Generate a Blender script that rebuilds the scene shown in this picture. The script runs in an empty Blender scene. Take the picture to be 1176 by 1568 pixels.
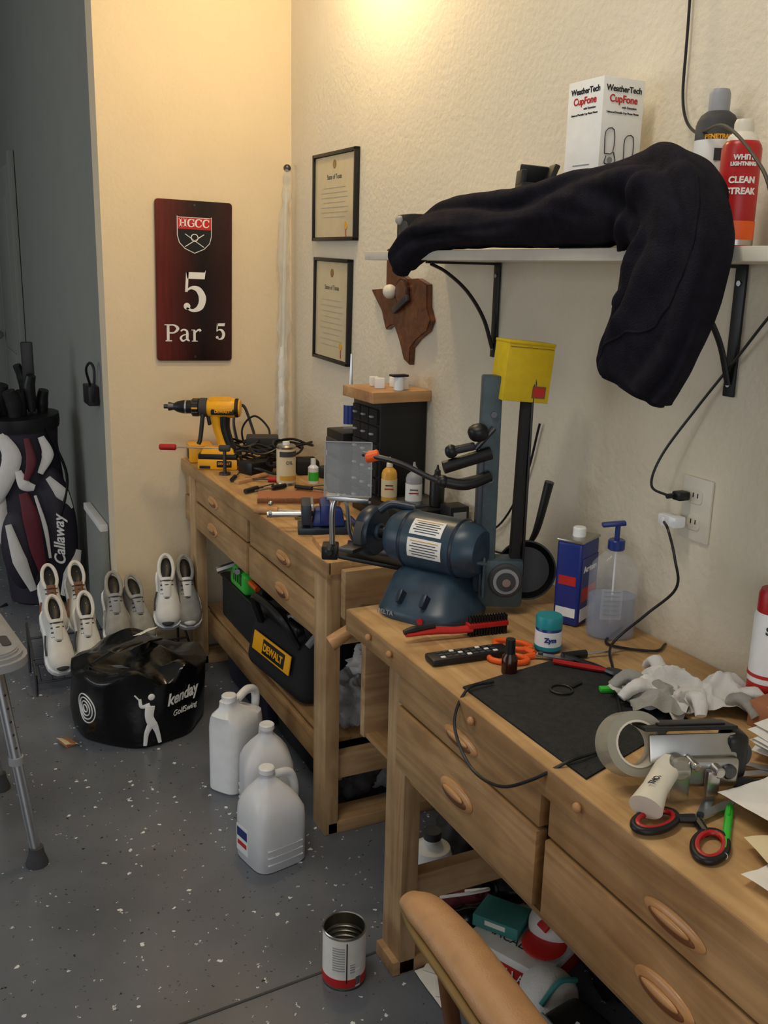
import bpy, bmesh, math, random
from mathutils import Vector, Matrix, noise, Euler
random.seed(7)
R=math.radians
SC=bpy.context.scene
SC.view_settings.view_transform='Standard'

# ------------------------------------------------------------------ materials
def lin(c):
    return tuple(((x/255)/12.92 if x/255<=.04045 else ((x/255+.055)/1.055)**2.4) for x in c)
def mat(name,col,rough=.5,metal=0,noise_amt=0,nscale=30,bump=0,bscale=200,trans=0,ior=1.45,coat=0,spec=.5,stretch=None,alpha=1,emit=0):
    m=bpy.data.materials.new(name);m.use_nodes=True
    nt=m.node_tree;b=nt.nodes['Principled BSDF'];c=lin(col)
    b.inputs['Base Color'].default_value=(*c,1);b.inputs['Roughness'].default_value=rough
    b.inputs['Metallic'].default_value=metal;b.inputs['IOR'].default_value=ior
    b.inputs['Transmission Weight'].default_value=trans;b.inputs['Coat Weight'].default_value=coat
    b.inputs['Alpha'].default_value=alpha
    b.inputs['Specular IOR Level'].default_value=spec
    if emit:
        b.inputs['Emission Color'].default_value=(*c,1);b.inputs['Emission Strength'].default_value=emit
    tc=nt.nodes.new('ShaderNodeTexCoord')
    mp=nt.nodes.new('ShaderNodeMapping');nt.links.new(tc.outputs['Object'],mp.inputs[0])
    if stretch: mp.inputs['Scale'].default_value=stretch
    n=nt.nodes.new('ShaderNodeTexNoise');n.inputs['Scale'].default_value=nscale;n.inputs['Detail'].default_value=5
    nt.links.new(mp.outputs[0],n.inputs['Vector'])
    r=nt.nodes.new('ShaderNodeValToRGB');a=noise_amt if noise_amt else .04
    r.color_ramp.elements[0].position=.3;r.color_ramp.elements[1].position=.7
    r.color_ramp.elements[0].color=(*[max(0,x*(1-a)) for x in c],1)
    r.color_ramp.elements[1].color=(*[min(1,x*(1+a)) for x in c],1)
    nt.links.new(n.outputs[0],r.inputs[0]);nt.links.new(r.outputs[0],b.inputs['Base Color'])
    if bump:
        n2=nt.nodes.new('ShaderNodeTexNoise');n2.inputs['Scale'].default_value=bscale;n2.inputs['Detail'].default_value=3
        nt.links.new(tc.outputs['Object'],n2.inputs['Vector'])
        bp=nt.nodes.new('ShaderNodeBump');bp.inputs['Strength'].default_value=bump;bp.inputs['Distance'].default_value=.004
        nt.links.new(n2.outputs[0],bp.inputs['Height']);nt.links.new(bp.outputs[0],b.inputs['Normal'])
    return m
def wood(name,c1,c2,axis='y',rough=.45,scale=1.0,stain=.7):
    m=bpy.data.materials.new(name);m.use_nodes=True;nt=m.node_tree;b=nt.nodes['Principled BSDF']
    b.inputs['Roughness'].default_value=rough
    tc=nt.nodes.new('ShaderNodeTexCoord');mp=nt.nodes.new('ShaderNodeMapping')
    s={'x':(1.2,14,14),'y':(14,1.2,14),'z':(14,14,1.2)}[axis];mp.inputs['Scale'].default_value=[k*scale for k in s]
    nt.links.new(tc.outputs['Object'],mp.inputs[0])
    n=nt.nodes.new('ShaderNodeTexNoise');n.inputs['Scale'].default_value=2.2;n.inputs['Detail'].default_value=8;n.inputs['Distortion'].default_value=1.2
    nt.links.new(mp.outputs[0],n.inputs['Vector'])
    n3=nt.nodes.new('ShaderNodeTexNoise');n3.inputs['Scale'].default_value=7;n3.inputs['Detail'].default_value=6
    nt.links.new(tc.outputs['Object'],n3.inputs['Vector'])
    r=nt.nodes.new('ShaderNodeValToRGB');r.color_ramp.elements[0].position=.32;r.color_ramp.elements[1].position=.66
    r.color_ramp.elements[0].color=(*lin(c2),1);r.color_ramp.elements[1].color=(*lin(c1),1)
    nt.links.new(n.outputs[0],r.inputs[0])
    r2=nt.nodes.new('ShaderNodeValToRGB');r2.color_ramp.elements[0].position=.35;r2.color_ramp.elements[1].position=.6
    r2.color_ramp.elements[0].color=(.62,.55,.48,1);r2.color_ramp.elements[1].color=(1,1,1,1)
    nt.links.new(n3.outputs[0],r2.inputs[0])
    mx=nt.nodes.new('ShaderNodeMix');mx.data_type='RGBA';mx.blend_type='MULTIPLY';mx.inputs[0].default_value=stain
    nt.links.new(r.outputs[0],mx.inputs[6]);nt.links.new(r2.outputs[0],mx.inputs[7])
    nt.links.new(mx.outputs[2],b.inputs['Base Color'])
    return m
def floor_mat():
    m=bpy.data.materials.new('epoxy_floor');m.use_nodes=True;nt=m.node_tree;b=nt.nodes['Principled BSDF']
    b.inputs['Roughness'].default_value=.24
    tc=nt.nodes.new('ShaderNodeTexCoord')
    n=nt.nodes.new('ShaderNodeTexNoise');n.inputs['Scale'].default_value=3;n.inputs['Detail'].default_value=6
    nt.links.new(tc.outputs['Object'],n.inputs['Vector'])
    r=nt.nodes.new('ShaderNodeValToRGB');r.color_ramp.elements[0].position=.3;r.color_ramp.elements[1].position=.75
    r.color_ramp.elements[0].color=(*lin((90,94,102)),1);r.color_ramp.elements[1].color=(*lin((112,116,123)),1)
    nt.links.new(n.outputs[0],r.inputs[0]);prev=r.outputs[0]
    for sc,thr,rad,col,off in ((42,.93,.22,(222,226,228),0),(85,.945,.25,(205,208,212),3.1),(60,.94,.20,(40,42,46),7.7),(110,.94,.25,(56,58,62),11.3)):
        mp=nt.nodes.new('ShaderNodeMapping');mp.inputs['Location'].default_value=(off,off*.7,0)
        nt.links.new(tc.outputs['Object'],mp.inputs[0])
        nn=nt.nodes.new('ShaderNodeTexNoise');nn.inputs['Scale'].default_value=sc*2.2
        nt.links.new(mp.outputs[0],nn.inputs['Vector'])
        vm=nt.nodes.new('ShaderNodeMix');vm.data_type='VECTOR';vm.inputs[0].default_value=.016
        nt.links.new(mp.outputs[0],vm.inputs[4]);nt.links.new(nn.outputs['Color'],vm.inputs[5])
        v=nt.nodes.new('ShaderNodeTexVoronoi');v.inputs['Scale'].default_value=sc
        nt.links.new(vm.outputs[1],v.inputs['Vector'])
        s=nt.nodes.new('ShaderNodeSeparateColor');nt.links.new(v.outputs['Color'],s.inputs[0])
        g=nt.nodes.new('ShaderNodeMath');g.operation='GREATER_THAN';g.inputs[1].default_value=thr;nt.links.new(s.outputs[0],g.inputs[0])
        l=nt.nodes.new('ShaderNodeMath');l.operation='LESS_THAN';l.inputs[1].default_value=rad;nt.links.new(v.outputs['Distance'],l.inputs[0])
        k=nt.nodes.new('ShaderNodeMath');k.operation='MULTIPLY';nt.links.new(g.outputs[0],k.inputs[0]);nt.links.new(l.outputs[0],k.inputs[1])
        mx=nt.nodes.new('ShaderNodeMix');mx.data_type='RGBA';nt.links.new(k.outputs[0],mx.inputs[0]);nt.links.new(prev,mx.inputs[6])
        mx.inputs[7].default_value=(*lin(col),1);prev=mx.outputs[2]
    nt.links.new(prev,b.inputs['Base Color'])
    return m
def sign_mat():
    m=bpy.data.materials.new('cherry_sign_wood');m.use_nodes=True;nt=m.node_tree;b=nt.nodes['Principled BSDF']
    b.inputs['Roughness'].default_value=.25
    tc=nt.nodes.new('ShaderNodeTexCoord');sp=nt.nodes.new('ShaderNodeSeparateXYZ');nt.links.new(tc.outputs['Generated'],sp.inputs[0])
    mp=nt.nodes.new('ShaderNodeMapping');mp.inputs['Scale'].default_value=(60,3,3);nt.links.new(tc.outputs['Object'],mp.inputs[0])
    n=nt.nodes.new('ShaderNodeTexNoise');n.inputs['Scale'].default_value=1.5;n.inputs['Detail'].default_value=6;nt.links.new(mp.outputs[0],n.inputs['Vector'])
    r=nt.nodes.new('ShaderNodeValToRGB');e=r.color_ramp.elements
    e[0].position=0;e[0].color=(*lin((122,44,34)),1);e[1].position=1;e[1].color=(*lin((64,22,22)),1)
    x=e.new(.42);x.color=(*lin((62,20,20)),1);x=e.new(.60);x.color=(*lin((22,9,11)),1)
    nt.links.new(sp.outputs[0],r.inputs[0])
    r2=nt.nodes.new('ShaderNodeValToRGB');r2.color_ramp.elements[0].position=.3;r2.color_ramp.elements[0].color=(.45,.4,.4,1)
    nt.links.new(n.outputs[0],r2.inputs[0])
    mx=nt.nodes.new('ShaderNodeMix');mx.data_type='RGBA';mx.blend_type='MULTIPLY';mx.inputs[0].default_value=.8
    nt.links.new(r.outputs[0],mx.inputs[6]);nt.links.new(r2.outputs[0],mx.inputs[7]);nt.links.new(mx.outputs[2],b.inputs['Base Color'])
    return m

M={}
M['wall']=mat('cream_wall_paint',(232,214,182),.85,bump=.35,bscale=75,noise_amt=.02,nscale=6)
M['wallR']=mat('offwhite_wall_paint',(224,214,192),.85,bump=.6,bscale=64,noise_amt=.02,nscale=6)
M['wallG']=mat('shade_grey_wall',(136,138,132),.8,bump=.3,bscale=75,noise_amt=.03,nscale=5)  # shadow on the side wall is put into this grey base colour
M['ceil']=mat('ceiling_paint',(235,230,218),.9,bump=.3)
M['floor']=floor_mat()
M['woodtop']=wood('bench_top_plywood',(210,172,120),(178,138,88),'y',.55)
M['woodf']=wood('bench_pine_front',(190,153,106),(156,119,77),'y',.5)
M['woodz']=wood('bench_pine_leg',(202,170,128),(170,136,96),'z',.5)
M['woodx']=wood('bench_pine_rail',(200,166,124),(168,132,94),'x',.5)
M['handle']=wood('drawer_pull_wood',(206,158,108),(174,124,76),'y',.3,stain=.3)
M['handled']=wood('drawer_pull_recess_shade',(140,92,56),(104,64,36),'y',.4,stain=.3)
M['woodl']=wood('light_wood',(204,160,112),(176,128,80),'x',.5)
M['plaque']=wood('plaque_walnut',(118,68,38),(70,38,22),'z',.3)
M['sign']=sign_mat()
M['black']=mat('black_plastic',(22,22,24),.42)
M['blackm']=mat('matte_black',(26,26,28),.8,bump=.2)
M['bracket']=mat('black_painted_steel',(24,24,26),.4)
M['cloth']=mat('black_fleece',(31,29,36),.95,bump=.5,bscale=350,noise_amt=.22,nscale=40,spec=.1)
M['vinyl']=mat('black_vinyl',(15,15,17),.2,bump=.5,bscale=22)
M['white']=mat('white_print',(238,238,236),.5)
M['paper']=mat('paper_white',(240,238,232),.7)
M['cream']=mat('cream_paper',(222,206,168),.7)
M['red']=mat('red_plastic',(178,28,30),.35)
M['redp']=mat('red_print',(190,40,38),.4)
M['yellow']=mat('yellow_plastic',(246,176,22),.4)
M['yellowt']=mat('yellow_paint',(214,182,16),.5,noise_amt=.06,nscale=60)
M['orange']=mat('orange_plastic',(240,96,26),.4)
M['green']=mat('green_plastic',(60,190,60),.4)
M['bluegr']=mat('blue_grey_enamel',(50,68,84),.35,noise_amt=.25,nscale=20)
M['post']=mat('grey_teal_enamel',(62,78,84),.45,noise_amt=.35,nscale=14,bump=.2,bscale=60)
M['dblue']=mat('dark_blue_enamel',(34,46,62),.35,noise_amt=.2)
M['steel']=mat('brushed_steel',(190,190,190),.3,metal=1)
M['dsteel']=mat('dark_steel',(90,90,94),.4,metal=1)
M['alu']=mat('aluminium_tube',(205,208,212),.32,metal=1)
M['jug']=mat('milky_plastic',(236,238,242),.3,noise_amt=.02,alpha=.86)
M['wplastic']=mat('white_plastic',(236,238,240),.3)
M['grey']=mat('grey_plastic',(150,152,156),.5)
M['dgrey']=mat('dark_grey_rubber',(62,62,64),.7)
M['clear']=mat('clear_plastic',(225,232,238),.06,alpha=.14,spec=.7)
M['film']=mat('clear_film',(235,236,232),.1,alpha=.28,spec=.8)
M['gel']=mat('clear_gel',(150,162,190),.08,alpha=.5)
M['bluep']=mat('blue_pump_plastic',(34,52,120),.3)
M['bluecan']=mat('blue_tin_paint',(34,50,126),.3)
M['teal']=mat('teal_lid',(30,140,150),.4)
M['tealb']=mat('teal_carton',(70,140,136),.6)
M['navy']=mat('navy_fabric',(46,44,70),.8,bump=.3)
M['plum']=mat('dark_plum_fabric',(42,38,50),.6,bump=.3)
M['burg']=mat('burgundy_fabric',(96,28,42),.6,bump=.3)
M['wfab']=mat('white_fabric',(220,217,214),.7,bump=.3)
M['leather']=mat('tan_leather',(186,144,102),.38,bump=.25,bscale=300,noise_amt=.08)
M['piping']=mat('olive_piping',(140,112,62),.5)
M['mat']=mat('black_felt_mat',(42,43,44),.95,bump=.8,bscale=300,noise_amt=.25,nscale=70)
M['amber']=mat('amber_glass',(52,22,12),.15)
M['ivory']=mat('ivory_plastic',(220,213,196),.4)
M['tape']=mat('clear_tape_roll',(176,172,156),.15,alpha=.75)
M['shoeg']=mat('shoe_grey_mesh',(156,154,148),.8,bump=.4,noise_amt=.15)
M['shoew']=mat('shoe_white_leather',(226,224,218),.5,noise_amt=.06)
M['brown']=mat('brown_leather',(120,78,50),.5)
M['cardb']=mat('cardboard',(170,112,78),.8)
M['gold']=mat('amber_glue',(214,160,60),.35)
M['glass']=mat('frame_glass_document',(200,188,156),.12)
M['silver']=mat('tin_plate',(176,174,168),.3,metal=1,noise_amt=.1)
M['lamp']=mat('lamp_diffuser',(255,225,170),.5,emit=6)

# ------------------------------------------------------------------ builder
def catmull(P,n=8):
    P=[Vector(p) for p in P]
    if len(P)<3: return [P[0].lerp(P[-1],i/n) for i in range(n+1)]
    Q=[P[0]*2-P[1]]+P+[P[-1]*2-P[-2]];out=[]
    for i in range(1,len(Q)-2):
        for k in range(n):
            t=k/n;a,b,c,d=Q[i-1],Q[i],Q[i+1],Q[i+2]
            out.append(.5*((2*b)+(c-a)*t+(2*a-5*b+4*c-d)*t*t+(3*b-a-3*c+d)*t**3))
    out.append(P[-1]);return out
class Ob:
    def __init__(s,name): s.name=name;s.bm=bmesh.new();s.ms=[]
    def _m(s,m):
        m=M[m] if isinstance(m,str) else m
        if m not in s.ms: s.ms.append(m)
        return s.ms.index(m)
    def _add(s,b,m,X=None):
        i=s._m(m)
        for f in b.faces: f.material_index=i
        if X is not None: b.transform(X)
        me=bpy.data.meshes.new('t');b.to_mesh(me);b.free();s.bm.from_mesh(me);bpy.data.meshes.remove(me);return s
    def X(s,loc,rot,sc=(1,1,1)):
        return Matrix.Translation(loc)@Euler([R(a) for a in rot]).to_matrix().to_4x4()@Matrix.Diagonal((*sc,1))
    def box(s,size,loc,m,rot=(0,0,0),bev=.002,seg=2,taper=None):
        b=bmesh.new();bmesh.ops.create_cube(b,size=1)
        for v in b.verts:
            if taper and v.co.z>0: v.co.x*=taper[0];v.co.y*=taper[1]
            v.co=Vector((v.co.x*size[0],v.co.y*size[1],v.co.z*size[2]))
        if bev: bmesh.ops.bevel(b,geom=b.edges[:],offset=min(bev,min(size)*.45),segments=seg,profile=.6,affect='EDGES')
        return s._add(b,m,s.X(loc,rot))
    def cyl(s,r,h,loc,m,rot=(0,0,0),r2=None,seg=32,bev=0,sc=(1,1,1)):
        r2=r if r2 is None else r2
        if bev: pr=[(0,-h/2),(r-bev,-h/2),(r,-h/2+bev),(r2,h/2-bev),(r2-bev,h/2),(0,h/2)]
        else: pr=[(0,-h/2),(r,-h/2),(r2,h/2),(0,h/2)]
        return s.lathe(pr,loc,m,rot,seg,sc)
    def lathe(s,pr,loc,m,rot=(0,0,0),seg=32,sc=(1,1,1)):
        b=bmesh.new();rings=[]
        for r,z in pr:
            if r<=1e-6: rings.append([b.verts.new((0,0,z))])
            else: rings.append([b.verts.new((r*math.cos(2*math.pi*i/seg),r*math.sin(2*math.pi*i/seg),z)) for i in range(seg)])
        for A,B in zip(rings,rings[1:]):
            for i in range(seg):
                j=(i+1)%seg
                if len(A)==1 and len(B)==1: break
                if len(A)==1: b.faces.new((A[0],B[j],B[i]))
                elif len(B)==1: b.faces.new((A[i],A[j],B[0]))
                else: b.faces.new((A[i],A[j],B[j],B[i]))
        bmesh.ops.recalc_face_normals(b,faces=b.faces)
        return s._add(b,m,s.X(loc,rot,sc))
    def sph(s,r,loc,m,sc=(1,1,1),rot=(0,0,0),seg=24,nz=0,ns=8):
        b=bmesh.new();bmesh.ops.create_uvsphere(b,u_segments=seg,v_segments=seg//2,radius=r)
        X=s.X(loc,rot,sc)
        if nz:
            for v in b.verts: v.co*=1+nz*noise.fractal(v.co*ns+Vector(loc)*5,1,2,3)
        return s._add(b,m,X)
    def loft(s,rings,m,caps=True,closed=True):
        b=bmesh.new();V=[[b.verts.new(p) for p in r] for r in rings];n=len(V[0])
        for A,B in zip(V,V[1:]):
            for i in range(n if closed else n-1):
                j=(i+1)%n;b.faces.new((A[i],A[j],B[j],B[i]))
        if caps and closed:
            b.faces.new(V[0]);b.faces.new(V[-1])
        bmesh.ops.recalc_face_normals(b,faces=b.faces)
        return s._add(b,m)
    def tube(s,P,r,m,seg=10,n=8,flat=1,smooth=True,loop=False,nz=0,ns=10,up=None):
        if loop: P=list(P)+[P[0]]
        D=catmull(P,n) if smooth else [Vector(p) for p in P]
        N=len(D);rr=r if isinstance(r,(list,tuple)) else [r]*len(P)
        if loop and isinstance(r,(list,tuple)): rr=list(r)+[r[0]]
        def rad(i):
            t=i/(N-1)*(len(rr)-1);k=min(int(t),len(rr)-2);return rr[k]+(rr[k+1]-rr[k])*(t-k)
        rings=[];prev=None
        for i,p in enumerate(D):
            T=(D[min(i+1,N-1)]-D[max(i-1,0)]).normalized()
            if prev is None:
                a=Vector(up) if up else (Vector((0,0,1)) if abs(T.z)<.9 else Vector((1,0,0)))
                nn=(a-T*a.dot(T)).normalized()
            else: nn=(prev-T*prev.dot(T)).normalized()
            prev=nn;bb=T.cross(nn);q=rad(i);ring=[]
            for k in range(seg):
                an=2*math.pi*k/seg;v=p+nn*math.cos(an)*q*flat+bb*math.sin(an)*q
                if nz: v=v+(v-p).normalized()*nz*noise.fractal(v*ns,1,2,4)
                ring.append(v)
            rings.append(ring)
        return s.loft(rings,m)
    def poly(s,pts,h,X,m,bev=0):
        b=bmesh.new();vs=[b.verts.new((x,y,0)) for x,y in pts];f=b.faces.new(vs)
        bmesh.ops.recalc_face_normals(b,faces=b.faces)
        r=bmesh.ops.extrude_face_region(b,geom=[f])
        for v in [e for e in r['geom'] if isinstance(e,bmesh.types.BMVert)]: v.co.z+=h
        bmesh.ops.recalc_face_normals(b,faces=b.faces)
        if bev:
            ed=[e for e in b.edges if all(v.co.z>h*.9 for v in e.verts)]
            bmesh.ops.bevel(b,geom=ed,offset=bev,segments=2,affect='EDGES')
        return s._add(b,m,X)
    def sheet(s,w,h,X,m,res=16,nz=.01,ns=6,curl=0,th=.0006):
        b=bmesh.new();g=[[b.verts.new(((i/res-.5)*w,(j/res-.5)*h,0)) for i in range(res+1)] for j in range(res+1)]
        for j in range(res):
            for i in range(res): b.faces.new((g[j][i],g[j][i+1],g[j+1][i+1],g[j+1][i]))
        for v in b.verts:
            v.co.z=abs(nz*noise.fractal(v.co*ns+Vector((w*37,h*91,X.translation.x*9)),1,2,3))+curl*(v.co.x/w*2)**2
        return s._add(b,m,X)
    def rag(s,w,h,X,m,amp=.05,ns=14,seed=0,res=44,dome=.03):
        # crumpled piece of thin cloth with sharp creases
        b=bmesh.new();g=[[b.verts.new(((i/res-.5)*w,(j/res-.5)*h,0)) for i in range(res+1)] for j in range(res+1)]
        for j in range(res):
            for i in range(res): b.faces.new((g[j][i],g[j][i+1],g[j+1][i+1],g[j+1][i]))
        for v in b.verts:
            q=Vector((v.co.x,v.co.y,seed*3.3));rr=min(1,math.hypot(v.co.x/w*2,v.co.y/h*2))
            z=dome*(1-rr**2)
            z+=amp*(.5-abs(noise.noise(q*ns)))*(1-.35*rr)+amp*.45*(.5-abs(noise.noise(q*ns*2.3+Vector((5,1,2)))))
            dx=.35*amp*noise.noise(q*ns*1.2+Vector((9,0,0)));dy=.35*amp*noise.noise(q*ns*1.2+Vector((0,9,0)))
            v.co=Vector((v.co.x*(1-.12*rr)+dx,v.co.y*(1-.12*rr)+dy,max(.001,z*.75)))
        return s._add(b,m,X)
    def text(s,t,size,X,m,ext=.0006,off=0,wrap=None,align='CENTER',sx=1,shear=0):
        c=bpy.data.curves.new('t','FONT');c.body=t;c.size=size;c.align_x=align;c.align_y='CENTER';c.extrude=ext;c.offset=off;c.shear=shear
        o=bpy.data.objects.new('t',c);me=bpy.data.meshes.new_from_object(o)
        b=bmesh.new();b.from_mesh(me);bpy.data.objects.remove(o);bpy.data.meshes.remove(me);bpy.data.curves.remove(c)
        for v in b.verts:
            v.co.x*=sx
            if wrap:
                a=v.co.x/wrap;q=wrap+v.co.z;v.co=Vector((q*math.sin(a),-q*math.cos(a),v.co.y))
        return s._add(b,m,X)
    def wrap(s,r,z0,z1,a0,a1,m,loc=(0,0,0),seg=24,th=.0008):
        rings=[]
        for i in range(seg+1):
            a=R(a0+(a1-a0)*i/seg);c=Vector((math.sin(a),-math.cos(a),0));L=Vector(loc)
            rings.append([L+c*r+Vector((0,0,z0)),L+c*(r+th)+Vector((0,0,z0)),L+c*(r+th)+Vector((0,0,z1)),L+c*r+Vector((0,0,z1))])
        return s.loft(rings,m)
    def done(s,loc=(0,0,0),rot=(0,0,0),X=None,ang=38,parent=None,sc=1):
        me=bpy.data.meshes.new(s.name);s.bm.to_mesh(me);s.bm.free()
        for m in s.ms: me.materials.append(m)
        if sc!=1: me.transform(Matrix.Scale(sc,4))
        for p in me.polygons: p.use_smooth=True
        me.set_sharp_from_angle(angle=R(ang))
        o=bpy.data.objects.new(s.name,me);SC.collection.objects.link(o)
        if X is not None: o.matrix_world=X
        else: o.location=loc;o.rotation_euler=[R(a) for a in rot]
        if parent: o.parent=parent
        return o
T=lambda x,y,z: Matrix.Translation((x,y,z))
def RZ(a): return Matrix.Rotation(R(a),4,'Z')
def RX(a): return Matrix.Rotation(R(a),4,'X')
def RY(a): return Matrix.Rotation(R(a),4,'Y')
WR=Matrix(((0,0,-1,0),(-1,0,0,0),(0,1,0,0),(0,0,0,1)))
WF=RX(90)
XW=1.35;YW=3.62;VA=-26
ax=(0,90,0);ry=(90,0,0)

# ------------------------------------------------------------------ room
def slab(name,a,b,m):
    o=Ob(name);o.box([abs(b[i]-a[i]) for i in range(3)],[0,0,0],m,bev=0)
    return o.done([(a[i]+b[i])/2 for i in range(3)])
H=3.25;YB=7.45
slab('floor',(-4,-3,-.1),(XW,YB,0),'floor')
slab('wall_right',(XW,-3,0),(XW+.12,YW+.12,H),'wallR')
slab('wall_far',(.64,YW,0),(XW,YW+.12,H),'wall')
slab('wall_side',(.64,YW+.12,0),(.76,YB,H),'wallG')
slab('wall_back',(-4,YB,0),(.76,YB+.12,H),'wallG')
slab('wall_left',(-4.12,-3,0),(-4,YB,H),'wallG')
slab('ceiling',(-4,-3,H),(XW,YB,H+.1),'ceil')
o=Ob('trim_1');o.box((.03,.40,.03),(0,0,0),'wfab',bev=.004);o.box((.022,.40,.45),(.004,0,-.24),'wallG',bev=.002);o.done((.623,3.96,.49))
o=Ob('door_1');o.box((.03,.9,2.05),(0,0,1.03),'wallG',bev=.003)
for z0 in (.55,1.5): o.box((.01,.6,.75),(-.017,0,z0),'wallG',bev=.004)
for yy in (-.5,.5): o.box((.036,.07,2.12),(0,yy,1.06),'wallG',bev=.003)
o.sph(.03,(-.06,.38,1.0),'steel');o.done((.618,6.85,0))
o=Ob('trim_2');o.box((3.9,.006,.0015),(0,0,0),'dgrey',bev=0);o.done((-1.1,1.55,.0008),(0,0,4))

# ------------------------------------------------------------------ benches
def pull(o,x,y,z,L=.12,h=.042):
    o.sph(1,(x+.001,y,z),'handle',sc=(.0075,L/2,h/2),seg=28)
    o.sph(1,(x-.0030,y,z-.002),'handled',sc=(.0050,L/2*.78,h/2*.64),seg=24)  # raised darker oval, colour carries the shade of the carved recess
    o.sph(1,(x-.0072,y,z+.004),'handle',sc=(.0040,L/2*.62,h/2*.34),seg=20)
def bench(name,x0,y0,y1,zt,splits,rows,leg_y,apron,shelfz,th=.035,front_rail=True,legx=.045):
    o=Ob(name);w=XW-x0-.004
    o.box((w,y1-y0,th),(XW-.004-w/2,(y0+y1)/2,zt-th/2),'woodtop',bev=.004)
    o.box((.012,y1-y0,th+.01),(x0+.004,(y0+y1)/2,zt-th/2-.006),'woodf',bev=.003)
    zb=zt-apron
    o.box((.02,y1-y0-.06,.012),(x0+.025,(y0+y1)/2,zt-th-.006),'woodf',bev=.001)
    for ye in (y0+.03,y1-.03): o.box((w-.05,.022,apron-th),(XW-.02-w/2+.02,ye,(zt-th+zb)/2),'woodx',bev=.002)
    o.box((w-.06,y1-y0-.08,.01),(XW-w/2,(y0+y1)/2,zb+.005),'woodf',bev=0)
    for (a,b) in splits:
        z=zt-th-.004
        for r,h in enumerate(rows):
            o.box((.022,b-a-.008,h-.006),(x0+.016-.004*(r%2),(a+b)/2,z-h/2),'woodf',bev=.003)
            pull(o,x0+.003-.004*(r%2),(a+b)/2,z-h/2,L=.115,h=min(.046,h*.48))
            z-=h
    for ly in leg_y:
        for lx in (x0+legx,XW-.05):
            o.box((.04,.085,zt-th),(lx,ly,(zt-th)/2),'woodz',bev=.003)
        o.box((XW-x0-.02,.085,.035),((x0+XW)/2-.0,ly,.0176),'woodx',bev=.003)
        o.box((XW-x0-.08,.035,.07),((x0+XW)/2,ly,shelfz-.035),'woodx',bev=.003)
    ya,yb=min(leg_y),max(leg_y)
    for lx in ((x0+.055,XW-.08) if front_rail else (XW-.08,)):
        o.box((.03,yb-ya,.075),(lx,(ya+yb)/2,shelfz-.05),'woodf',bev=.003)
    return o
o=bench('workbench',.90,2.15,3.615,.78,[(2.18,2.80),(2.82,3.58)],[.09,.105],(2.20,3.47),.235,.22,legx=.02)
o.box((.36,1.2,.012),(1.13,2.86,.222),'woodf',bev=.001)
o.box((.30,.03,.13),(1.08,2.125,.70),'woodx',bev=.006)
o.cyl(.013,.12,(.98,2.09,.66),'steel',rot=(90,0,0))
o.tube([(.87,2.06,.60),(.93,2.055,.635),(1.0,2.05,.665)],[.02,.016,.016],'woodl',seg=14)
o.done()
o=bench('workbench',.82,.30,1.85,.77,[(1.10,1.60),(.52,1.085)],[.075,.14],(1.64,.42),.30,.22,th=.04,front_rail=False)
for yy in (1.72,1.62,1.30,1.0):
    o.sph(1,(.812,yy,.75),'woodl',sc=(.006,.008,.008),seg=12)
o.done()

# ------------------------------------------------------------------ wall sign
o=Ob('wall_sign');w,h=.285,.575
def rrect(w,h,r,n=5):
    P=[]
    for cx,cy,a in ((w/2-r,h/2-r,0),(-w/2+r,h/2-r,90),(-w/2+r,-h/2+r,180),(w/2-r,-h/2+r,270)):
        for i in range(n+1): P.append((cx+r*math.cos(R(a+90*i/n)),cy+r*math.sin(R(a+90*i/n))))
    return P
o.poly(rrect(w,h,.012),.014,Matrix(),'sign',bev=.003)
Z=.0146
sh=[(-.062,.055),(-.055,.052),(.055,.052),(.062,.055),(.062,-.01),(.055,-.035),(.035,-.055),(0,-.07),(-.035,-.055),(-.055,-.035),(-.062,-.01)]
o.poly([(x*1.04,y*1.04) for x,y in sh],.0006,T(0,.175,Z-.0002),'white')
o.poly([(x,y) for x,y in sh],.0009,T(0,.175,Z-.0001),'black')
o.poly([(-.062,.055),(-.055,.052),(.055,.052),(.062,.055),(.062,.012),(-.062,.012)],.0013,T(0,.175,Z-.0001),'redp')
def bar(x,y,w_,h_,X,m='white'): o.box((w_,h_,.0012),X@Vector((x,y,0)),m,bev=0)
def stroke(o,P,Wd,X,m,n=6,h=.0012):
    D=catmull([(x,y,0) for x,y in P],n);N=len(D);L=[];Rr=[]
    for i,p in enumerate(D):
        t=(D[min(i+1,N-1)]-D[max(i-1,0)]).normalized();q=Vector((-t.y,t.x,0))
        k=i/(N-1)*(len(Wd)-1);a=min(int(k),len(Wd)-2);ww=Wd[a]+(Wd[a+1]-Wd[a])*(k-a)
        L.append(p+q*ww/2);Rr.append(p-q*ww/2)
    bm=bmesh.new();A=[bm.verts.new((v.x,v.y,h)) for v in L];B=[bm.verts.new((v.x,v.y,h)) for v in Rr]
    for i in range(N-1): bm.faces.new((A[i],B[i],B[i+1],A[i+1]))
    o._add(bm,m,X)
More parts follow.
